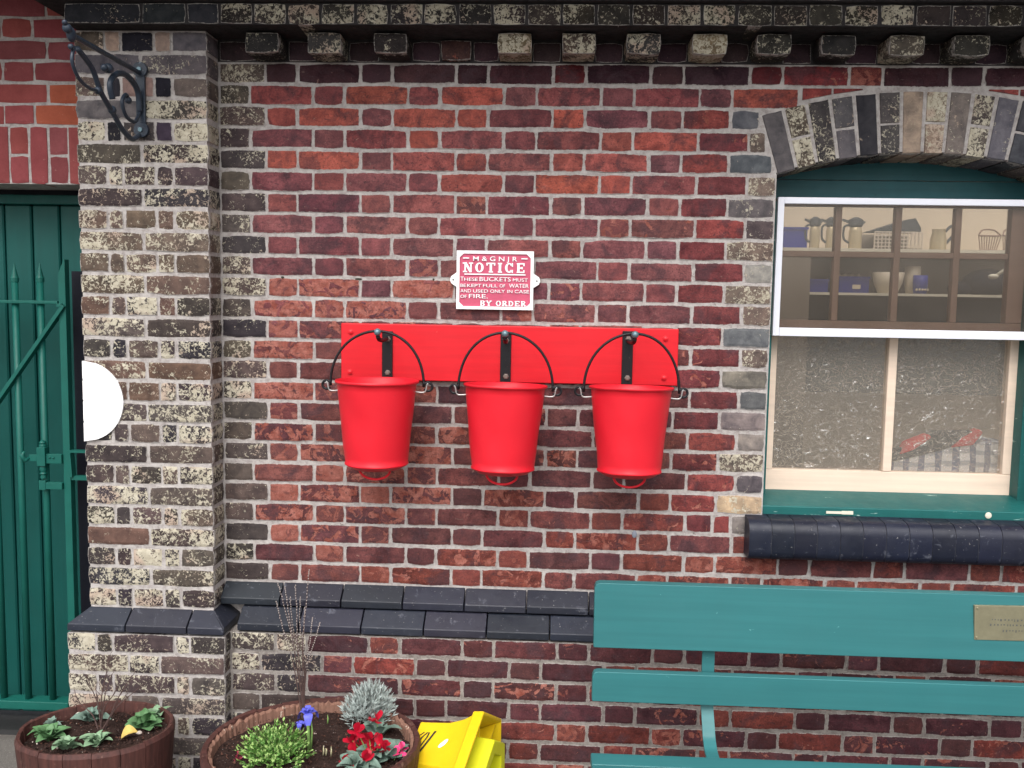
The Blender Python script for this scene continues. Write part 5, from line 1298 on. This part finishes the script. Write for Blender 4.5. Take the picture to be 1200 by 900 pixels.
# ------------------------------------------------------------------ planters
def planter(lab, cx, cy, rx, ry, rot, h, soilz, thick, ragged, nst):
    t = thing('barrel_planter', lab, 'planter', (cx, cy, 0), (0, 0, rot))
    # staves, each a part
    for k in range(nst):
        a0 = 2*math.pi*k/nst+0.004; a1 = 2*math.pi*(k+1)/nst-0.004
        mb = MB(); V = []; zs = [0.0, h*0.5, h-0.012, h, h, h-0.03, h*0.5]; outer = [0.84, 0.95, 1.0, 0.985]
        rr = random.Random(k*7+int(cx*100))
        dz = rr.uniform(-0.004, 0.004)
        na = 3
        for i in range(na+1):
            a = a0+(a1-a0)*i/na; ca, sa = math.cos(a), math.sin(a)
            def P(f, inset, z): return ((rx*f-inset)*ca, (ry*f-inset)*sa, z)
            rg = rr.uniform(-0.003, 0.003) if ragged else rr.uniform(-0.002, 0.002)
            V += [P(0.84, 0, 0), P(0.95, 0, h*0.5), P(1.0, 0, h-0.014+dz), P(1.0, 0.006, h+dz), P(1.0, thick*0.8+rg*0.5, h+dz-0.002-abs(rg)*0.4), P(1.0, thick+rg, h-0.03+dz), P(0.97, thick+rg*0.5, h*0.6), P(0.86, thick, 0)]
        m_ = 8
        F = [(i*m_+j, (i+1)*m_+j, (i+1)*m_+(j+1) % m_, i*m_+(j+1) % m_) for i in range(na) for j in range(m_)]
        F += [tuple(range(m_)), tuple(na*m_+j for j in range(m_-1, -1, -1))]
        mb.add(V, F); mb.build('stave', M['wood'], t)
    if ragged:
        rr2 = random.Random(77)
        n = 320; mb = MB(); V = []; F = []
        for k in range(n):
            a = 2*math.pi*k/n; ca, sa = math.cos(a), math.sin(a)
            nn_ = mnoise.noise(Vector((ca*9, sa*9, 1)))*0.5+mnoise.noise(Vector((ca*30, sa*30, 4)))*0.5
            r1 = thick+0.001+0.004*(nn_+0.4)+rr2.uniform(-.0022, .0022); zt_ = h-0.006+0.010*mnoise.noise(Vector((ca*25, sa*25, 9)))+rr2.uniform(-.003, .001)
            V += [((rx-thick+0.003)*ca, (ry-thick+0.003)*sa, zt_), ((rx-r1-0.004)*ca, (ry-r1-0.004)*sa, zt_-0.006), ((rx-r1-0.010)*ca, (ry-r1-0.010)*sa, soilz-0.02)]
        for k in range(n):
            q = (k+1) % n; F += [(3*k, 3*q, 3*q+1, 3*k+1), (3*k+1, 3*q+1, 3*q+2, 3*k+2)]
        mb.add(V, F); mb.build('inner_skin', M['char'], t)
    for zz, f in ((h*0.22, 0.893),):
        mb = MB(); n = 48; V = []
        for k in range(n):
            a = 2*math.pi*k/n
            for (e, z) in ((0.004, zz-0.016), (0.006, zz+0.016), (-0.01, zz+0.016), (-0.01, zz-0.016)): V.append(((rx*(f+ (0.01 if z > zz else -0.008))+e)*math.cos(a), (ry*(f+(0.01 if z > zz else -0.008))+e)*math.sin(a), z))
        F = [(4*k+j, 4*((k+1) % n)+j, 4*((k+1) % n)+(j+1) % 4, 4*k+(j+1) % 4) for k in range(n) for j in range(4)]
        mb.add(V, F); mb.build('hoop', simple('rusty_hoop', (0.06, 0.025, 0.02), 0.7, 0.2) if 'rusty_hoop' not in bpy.data.materials else bpy.data.materials['rusty_hoop'], t)
    # soil
    n = 40; mb = MB(); V = [(0, 0, soilz+0.008)]; F = []
    for j in range(1, 13):
        for k in range(n):
            a = 2*math.pi*k/n; f = j/12*0.965; x, y = (rx-thick*0.8)*f*math.cos(a), (ry-thick*0.8)*f*math.sin(a)
            V.append((x, y, soilz+0.016*mnoise.noise(Vector((x*18, y*18, cx)))+0.010*mnoise.noise(Vector((x*70, y*70, cx)))+0.01*(1-f)))
    for k in range(n): F.append((0, 1+k, 1+(k+1) % n))
    for j in range(11):
        for k in range(n): F.append((1+j*n+k, 1+(j+1)*n+k, 1+(j+1)*n+(k+1) % n, 1+j*n+(k+1) % n))
    mb.add(V, F); mb.build('soil', M['soil'], t, smooth=True)
    # crumbs of bark and grit
    mb = MB(); mb2 = MB(); rr = random.Random(int(cx*1000))
    for k in range(1500):
        a = rr.uniform(0, 6.28); f = math.sqrt(rr.random())*0.93; x, y = (rx-thick)*f*math.cos(a), (ry-thick)*f*math.sin(a); s = rr.uniform(0.002, 0.0055)*(1.6 if rr.random() < 0.08 else 1)
        z = soilz+0.008+0.006*rr.random()
        q = [Vector((rr.uniform(-1, 1), rr.uniform(-1, 1), rr.uniform(-0.6, 0.8))).normalized()*s for _ in range(4)]
        tg = mb if k % 4 else mb2
        tg.add([Vector((x, y, z))+v for v in q], [(0, 1, 2), (0, 2, 3), (0, 3, 1), (1, 3, 2)])
    mb.build('soil_crumbs', M['soil'], t, kind='stuff'); mb2.build('bark_chips', M['bark'], t, kind='stuff')
    mb = MB()
    for k in range(22):
        a = rr.uniform(0, 6.28); f = math.sqrt(rr.random())*0.9; mb.ball(((rx-thick)*f*math.cos(a), (ry-thick)*f*math.sin(a), soilz+0.012), rr.uniform(0.0012, 0.003), 6, 4)
    mb.build('grit', M['pebble'], t, kind='stuff')
    return t
P1c = (-0.543, -0.462); P2c = (0.180, -0.500)
planter('small oval wooden barrel planter in front of the flaking pier', P1c[0], P1c[1], 0.243, 0.197, R(10), 0.33, 0.292, 0.020, False, 18)
planter('larger round barrel planter with ragged rim, holding iris and cyclamen', P2c[0], P2c[1], 0.343, 0.318, R(8), 0.33, 0.288, 0.026, True, 22)
SZ1, SZ2 = 0.298, 0.294

def leaf_mesh(name, L, Wd, mat, curl=0.3, n=5, fold=0.25):
    mb = MB(); V = []; F = []
    for i in range(n+1):
        t = i/n; w = Wd*(math.sin(math.pi*min(1, t*0.93+0.07))**0.8)*0.5 if i < n else Wd*0.06
        x = L*t; z = L*curl*math.sin(t*math.pi*0.7)-L*0.25*t*t
        V += [(x, -w, z+w*fold), (x, 0, z), (x, w, z+w*fold)]
    for i in range(n):
        for j in (0, 1): F.append((3*i+j, 3*i+j+1, 3*i+4+j, 3*i+3+j))
    mb.add(V, F); me = mb.mesh(name, True); me.materials.append(mat); return me
LM = {}
for mk_ in ('leaf', 'leaf_pale', 'leaf_grey'): LM[mk_] = [leaf_mesh('leaf', 0.048, 0.036, M[mk_]), leaf_mesh('leaf', 0.040, 0.032, M[mk_], 0.5, fold=0.5), leaf_mesh('leaf', 0.034, 0.032, M[mk_], 0.15, fold=0.1)]
def rosette(lab, cx, cy, z, n, s, mk_, seed, name='primrose_plant', cat='plant', group=None, up_=0.9):
    t = thing(name, lab, cat, (cx, cy, z), group=group); rr = random.Random(seed); n = int(n*1.5) if n > 2 else n
    for k in range(n):
        a = rr.uniform(0, 6.28) if k > 6 else 2*math.pi*k/7; f = k/n
        o = bpy.data.objects.new('leaf', rr.choice(LM[mk_])); C.objects.link(o); o.parent = t
        o.location = (math.cos(a)*0.012*s, math.sin(a)*0.012*s, 0.004+0.012*f*s)
        o.rotation_euler = (rr.uniform(-0.4, 0.4), -rr.uniform(0.1, 0.5)-f*up_, a); sc = 1.35*s*rr.uniform(0.75, 1.1)*(1-0.35*f); o.scale = (sc, sc, sc)
    return t
def ps(px, py, z=SZ1): return atz(px, py, z)
for (px, py, s, n, mk_, sd, lab) in ((57, 868, 1.0, 20, 'leaf', 1, 'bright green primrose clump at left of small barrel'), (78, 878, 0.85, 14, 'leaf_pale', 2, 'pale green primrose leaves beside the largest clump in small barrel'),
        (107, 845, 0.85, 16, 'leaf_grey', 3, 'grey green leaf clump at back centre of small barrel'), (113, 873, 0.8, 16, 'leaf_pale', 4, 'small pale primrose rosette at front of small barrel'),
        (170, 852, 1.0, 22, 'leaf', 5, 'upright green primrose clump at right side of small barrel'), (184, 842, 0.8, 12, 'leaf_pale', 6, 'pale leaf clump against right rim of small barrel'), (62, 852, 0.6, 9, 'leaf_grey', 7, 'tiny grey leaf rosette at back left of small barrel')):
    p = ps(px, py); rosette(lab, p.x, p.y, SZ1-0.004, n, s, mk_, sd)
p = ps(137, 868); t = rosette('yellowed fallen leaf at front of small barrel', p.x, p.y, SZ1+0.004, 1, 1.2, 'leaf', 9, 'fallen_leaf', 'leaf')
for ch in t.children:
    me = ch.data.copy(); me.materials.clear(); me.materials.append(M['dry_leaf']); ch.data = me; ch.rotation_euler = (0.4, -0.2, 0.3)
for px, py, lab in ((163, 861, 'pale pebble by the front rim of small barrel'), (92, 839, 'pale pebble beside the back leaf clump of small barrel')):
    p = ps(px, py); mb = MB(); mb.ball((0, 0, 0.006), 0.010, 10, 6, sz=0.7); tag(mb.build('pebble', M['pebble'], None, (p.x, p.y, SZ1), smooth=True), lab, 'pebble')

def twigs(lab, px, py, tips, z, buds, name='bare_shrub', r0=0.0032, seed=1):
    b = ps(px, py, z); t = thing(name, lab, 'shrub', (b.x, b.y, z-0.01)); rr = random.Random(seed)
    for (tx, ty, dy) in tips:
        T = at(tx, ty, b.y+dy)-t.location; mid = Vector((T.x*0.35+rr.uniform(-.01, .01), T.y*0.4, T.z*0.5)); q3 = Vector((T.x*0.7+rr.uniform(-.006, .006), T.y*0.7, T.z*0.78))
        cur = curve([(rr.uniform(-.006, .006), rr.uniform(-.006, .006), 0), mid, q3, T], 4); m_ = len(cur)
        mb = MB(); mb.tube(cur, [r0*(1-0.75*i/m_) for i in range(m_)], 5); st = mb.build('stem', M['twig'], t)
        mb = MB(); any_ = False
        for i in range(3, m_):
            if buds and i > m_*0.35:
                for q in range(3):
                    c = cur[i]+(cur[i-1]-cur[i])*q/3; mb.ball(c+Vector((rr.uniform(-.0014, .0014), 0, 0)), 0.0022, 5, 4, sz=1.3); any_ = True
            elif not buds and rr.random() < 0.35:
                c = cur[i]; d = Vector((rr.uniform(-.03, .03), rr.uniform(-.02, .02), rr.uniform(0.01, 0.04))); mb.tube([c, c+d], [0.001, 0.0005], 4); any_ = True
        if any_: mb.build('bud', M['twig_pale'] if buds else M['twig'], t, kind='stuff')
    return t
twigs('leafless branching shrub in the middle of small barrel', 118, 858, [(127, 770, 0.02), (101, 790, 0.0), (158, 788, 0.04), (140, 800, -0.02), (112, 806, 0), (150, 812, 0.05), (88, 815, 0.02), (131, 790, 0), (170, 800, 0.04)], SZ1, False, seed=3, r0=0.0027)
twigs('tall bare stems with pale beaded buds behind the blue iris', 355, 842, [(326, 684, 0.03), (334, 688, 0.02), (340, 700, 0.04), (346, 686, 0), (352, 700, 0.02), (362, 668, 0.0), (366, 724, 0.02), (375, 730, 0.03), (324, 705, 0.05), (357, 712, 0.06)], SZ2, True, seed=5, r0=0.0022)

# silvery bush
def spiky(lab, px, py, z, rx, rz, n, mat, L, name, seed, tipm=None, leafy=False, cat='shrub', ry=None):
    b = ps(px, py, z); t = thing(name, lab, cat, (b.x, b.y, z-0.008)); rr = random.Random(seed); mb = MB(); tips = MB(); stems = MB()
    ry = ry or rx
    for k in range(n):
        a = rr.uniform(0, 6.28); u = rr.random()**0.6; ph = math.acos(1-rr.random()*0.98)
        end = Vector((math.cos(a)*math.sin(ph)*rx*u*1.0, math.sin(a)*math.sin(ph)*ry*u, 0.012+math.cos(ph)*rz*u+0.25*rz*rr.random()))
        d = Vector((end.x*0.8, end.y*0.8, end.z*0.6+0.02)).normalized()
        if k % 8 == 0: stems.tube([(0, 0, 0), end], [0.002, 0.001], 4)
        for j in range(7 if leafy else 5):
            dd = (d+Vector((rr.uniform(-1, 1), rr.uniform(-1, 1), rr.uniform(-0.6, 0.9)))*(0.9 if leafy else 0.7)).normalized(); s = d.cross(dd)
            if s.length < 1e-3: continue
            s.normalize(); ln = L*rr.uniform(0.5, 1.1); w = ln*(0.26 if leafy else 0.07)
            o = end+d*(j*0.0045 if leafy else rr.uniform(0, 0.006))
            tgt = mb if not (tipm and j >= 5) else tips
            tgt.add([o, o+dd*ln*0.5+s*w, o+dd*ln, o+dd*ln*0.5-s*w], [(0, 1, 2, 3)])
    mb.build('foliage', mat, t, kind='stuff')
    if stems.v: stems.build('stems', M['twig'], t, kind='stuff')
    if tips.v: tips.build('pale_tips', tipm, t, kind='stuff')
    return t
spiky('silver grey feathery bush at the back of the larger barrel', 432, 845, SZ2, 0.085, 0.105, 1000, M['silver'], 0.026, 'silver_bush', 2)
spiky('bright green small leaved shrub at front of the larger barrel', 322, 896, SZ2, 0.100, 0.085, 520, M['hebe'], 0.013, 'green_shrub', 4, M['hebe_tip'], True)
b = ps(283, 891, SZ2); mb = MB(); rr = random.Random(8)
for k in range(26):
    p_ = Vector((rr.uniform(-.022, .022), rr.uniform(-.015, .015), rr.uniform(0, .02))); d1 = Vector((rr.uniform(-1, 1), rr.uniform(-1, 1), rr.uniform(0, 1))).normalized()*0.011; d2 = d1.cross(Vector((0.3, 0.2, 1))).normalized()*0.004
    mb.add([p_, p_+d1*0.6+d2, p_+d1, p_+d1*0.6-d2], [(0, 1, 2, 3)])
t = thing('dried_flower', 'withered dark pink flower at left edge of larger barrel', 'flower', (b.x, b.y, SZ2)); mb.build('petals', simple('withered_pink', (0.28, 0.03, 0.06), 0.6, var=0.3), t, kind='stuff')
# iris
ib = ps(362, 880, SZ2); t = thing('blue_iris', 'violet blue iris in bloom on a pale green stem in larger barrel', 'flower', (ib.x, ib.y, SZ2-0.005))
top = at(361, 838, ib.y)-t.location
mb = MB(); mb.tube([(0, 0, 0), (top.x*0.5, 0, top.z*0.5), (top.x, top.y, top.z)], [0.0062, 0.0055, 0.0045], 8); mb.tube([(0.006, 0, 0), (0.012, -0.004, top.z*0.6), (0.010, -0.006, top.z*0.9)], [0.004, 0.003, 0.0008], 6); mb.build('stem', M['stem'], t, smooth=True)
def petal(L, Wd, droop, mat, n=6):
    mb = MB(); V = []; F = []
    for i in range(n+1):
        q = i/n; w = Wd*(0.15+0.85*math.sin(math.pi*min(q*0.85+0.05, 1)))*0.5; x = L*math.sin(q*1.4)/1.0*0.8; z = L*(0.35*math.sin(q*math.pi)-droop*q*q)
        V += [(x, -w, z+0.15*w*math.sin(i*2)), (x, -w*0.4, z+0.002), (x, w*0.4, z+0.002), (x, w, z-0.15*w*math.sin(i*2))]
    for i in range(n):
        for j in range(3): F.append((4*i+j, 4*i+j+1, 4*i+5+j, 4*i+4+j))
    mb.add(V, F); me = mb.mesh('petal', True); me.materials.append(mat); return me
pi1 = petal(0.044, 0.028, 0.45, M['petal_blue']); pi2 = petal(0.036, 0.020, -0.25, M['petal_blue'])
for k in range(3):
    for me, da in ((pi1, 0), (pi2, 1.05)):
        o = bpy.data.objects.new('petal', me); put(o, t, tuple(top)); o.rotation_euler = (0, 0 if da == 0 else -0.5, 2*math.pi*k/3+da-1.3)
for k in range(3):
    o = bpy.data.objects.new('petal', pi2); put(o, t, tuple(top)); o.rotation_euler = (0.3, -0.75, 2*math.pi*k/3-0.9); o.scale = (0.8, 1.0, 0.9)
b2 = ps(352, 852, SZ2); t = thing('drooping_iris_bud', 'small violet iris bloom drooping left of the upright iris', 'flower', (b2.x, b2.y, SZ2))
for k in range(4):
    o = bpy.data.objects.new('petal', pi1); put(o, t, (0, 0, 0.012)); o.rotation_euler = (0, 0.2, 1.57*k); o.scale = (0.55, 0.6, 0.6)
# cyclamens
pc = petal(0.030, 0.022, -0.9, M['petal_red']); pk = petal(0.028, 0.022, -0.7, M['petal_pink'])
def cyclamen(lab, px, py, blooms, seed, leaves=10, mat=pc):
    b = ps(px, py, SZ2); t = rosette(lab, b.x, b.y, SZ2-0.002, leaves, 1.15, 'leaf_grey', seed, 'cyclamen_plant', 'flower', up_=0.35); rr = random.Random(seed)
    for (bx, by) in blooms:
        p_ = at(bx, by, b.y-0.01+rr.uniform(-0.01, 0.02))-t.location
        mb = MB(); mb.tube([(0, 0, 0), (p_.x*0.6, p_.y*0.5, p_.z*0.6), tuple(p_)], 0.0016, 5); st = mb.build('flower_stalk', M['stem'], t)
        for k in range(5):
            o = bpy.data.objects.new('petal', mat); C.objects.link(o); o.parent = st; o.location = tuple(p_-Vector((0, 0, 0.006))); o.rotation_euler = (rr.uniform(-.3, .3), rr.uniform(-0.9, 0.9), 2*math.pi*k/5+rr.uniform(-.5, .5)); sc = rr.uniform(0.8, 1.15); o.scale = (sc, sc*1.1, sc)
    return t
cyclamen('crimson cyclamen with many blooms at right side of larger barrel', 436, 893, [(418, 856), (413, 868), (424, 874), (436, 878), (445, 872), (450, 880), (433, 866), (414, 882)], 21, 14)
cyclamen('single crimson cyclamen bloom in front of the silver bush', 444, 862, [(441, 843)], 22, 5)
cyclamen('pale leaved cyclamen with low red bloom at front of larger barrel', 420, 905, [(408, 893), (428, 890)], 23, 12)
cyclamen('bright pink cyclamen bloom by right rim of larger barrel', 462, 890, [(465, 881), (470, 878)], 24, 7, pk)
# bulb shoots
for i, (px, py, lab) in enumerate(((379, 885, 'pair of pale bulb shoots in the middle of larger barrel'), (388, 886, 'single pale bulb shoot right of the pair of shoots'), (384, 848, 'thin green shoot left of the silver bush'))):
    b = ps(px, py, SZ2); t = thing('bulb_shoot', lab, 'plant', (b.x, b.y, SZ2))
    for q in range(2 if i == 0 else 1):
        mb = MB(); mb.tube([(q*0.008, 0, 0), (q*0.009+0.001, 0, 0.018), (q*0.008, 0, 0.032-q*0.008)], [0.003, 0.0025, 0.0005], 6); mb.build('shoot', M['stem'] if i == 2 else simple('pale_shoot', (0.45, 0.42, 0.26), 0.6), t, smooth=True)

# ------------------------------------------------------------------ yellow hexagonal cone lying on its side
ya = R(-15); AX = Vector((math.cos(ya), math.sin(ya), 0)); SD = Vector((-math.sin(ya), math.cos(ya), 0))   # axis, away from camera
c0 = at(560, 905, -0.40)
RF = 0.215
zc_ = 0.185
cone = thing('plastic_bollard', 'yellow hexagonal plastic bollard lying on its side beside the larger barrel', 'bollard', (c0.x, -0.40, 0))
def hexring(s, r, z=None, cz=0.0, sq=1.0):
    out = []
    for k in range(6):
        a = R(90+60*k); v = AX*s - SD*(-r*math.cos(a))*1.0; out.append(Vector((v.x, v.y, zc_+cz+r*math.sin(a)*sq)))
    return out
def hexskin(prof, mat, name, cap0=False, cap1=False, bevel=0.004):
    mb = MB(); V = []; F = []
    for s, r, cz in prof: V += hexring(s, r, cz=cz)
    for i in range(len(prof)-1):
        for k in range(6): F.append((i*6+k, i*6+(k+1) % 6, (i+1)*6+(k+1) % 6, (i+1)*6+k))
    if cap0: F.append(tuple(range(5, -1, -1)))
    if cap1: F.append(tuple(len(V)-6+k for k in range(6)))
    mb.add(V, F); return mb.build(name, M[mat], cone, bevel=bevel)
hexskin([(-0.205, 0.146, 0), (-0.17, 0.150, 0), (-0.10, 0.160, 0), (-0.05, 0.180, 0), (-0.02, 0.200, 0)], 'yellow', 'body', cap0=True)
hexskin([(-0.022, 0.198, 0), (-0.018, 0.213, 0), (0.018, 0.218, 0), (0.020, 0.205, 0), (0.004, 0.197, 0), (-0.05, 0.165, 0), (-0.052, 0.03, 0)], 'yellow', 'base_flange', cap1=True)
hexskin([(-0.050, 0.130, 0), (0.055, 0.128, 0), (0.058, 0.122, 0), (0.058, 0.080, 0), (0.03, 0.076, 0), (-0.04, 0.072, 0)], 'lime', 'socket', cap1=True)
# ribs in the hollow base
for k in range(6):
    mb = MB(); a = R(90+60*k)
    for rr_ in (0.14,):
        p0 = AX*0.002+Vector((0, 0, zc_)); 
        q0 = hexring(0.004, 0.128)[k]; q1 = hexring(0.004, 0.195)[k]; q2 = hexring(-0.045, 0.16)[k]; q3 = hexring(-0.045, 0.128)[k]
        t_ = (hexring(0, 0.1)[(k+1) % 6]-hexring(0, 0.1)[k-1]).normalized()*0.003
        mb.add([q0+t_, q1+t_, q2+t_, q3+t_, q0-t_, q1-t_, q2-t_, q3-t_], [(0, 1, 2, 3), (7, 6, 5, 4), (0, 4, 5, 1), (1, 5, 6, 2), (2, 6, 7, 3), (3, 7, 4, 0)])
    mb.build('rib', M['yellow'], cone)
# white spot and black print on the upper facet
def facet(s, u):   # s along axis, u 0..1 from top edge to camera-side edge
    prof = [(-0.50, 0.10), (-0.30, 0.135), (-0.17, 0.150), (-0.10, 0.160), (-0.05, 0.180), (-0.02, 0.200)]
    for (s0, r0_), (s1, r1_) in zip(prof[:-1], prof[1:]):
        if s0 <= s <= s1: r = r0_+(r1_-r0_)*(s-s0)/(s1-s0)
    A = hexring(s, r)
    top_ = A[0]; cam_ = min((A[1], A[5]), key=lambda q: q.y)
    nrm = (cam_-top_).cross(AX).normalized(); 
    if nrm.z < 0: nrm = -nrm
    return top_+(cam_-top_)*u+nrm*0.002
mb = MB(); n = 14; V = [facet(-0.095+0.010*math.cos(2*math.pi*k/n)-0.010*math.sin(2*math.pi*k/n), 0.50+0.10*math.sin(2*math.pi*k/n)) for k in range(n)]; mb.add(V, [tuple(range(n))]); mb.build('white_spot', M['white'], cone)
mb = MB()
def stroke(pts, w=0.0022):
    for (s0, u0), (s1, u1) in zip(pts[:-1], pts[1:]):
        mb.add([facet(s0-w, u0), facet(s0+w, u0), facet(s1+w, u1), facet(s1-w, u1)], [(0, 1, 2, 3)])
S0 = -0.200
def sk(s, u): return (S0+s+(0.5-u)*0.05, u)
stroke([sk(0.012, 0.26), sk(0.003, 0.38), sk(0.000, 0.5), sk(0.003, 0.64), sk(0.008, 0.74)], 0.0022)
stroke([sk(0.024, 0.26), sk(0.018, 0.38), sk(0.017, 0.62), sk(0.022, 0.74), sk(0.029, 0.74), sk(0.034, 0.6), sk(0.034, 0.38), sk(0.030, 0.26), sk(0.024, 0.26)], 0.0027)
stroke([sk(0.048, 0.22), sk(0.046, 0.74)], 0.0038)
mb.build('printed_marks', M['print_black'], cone)
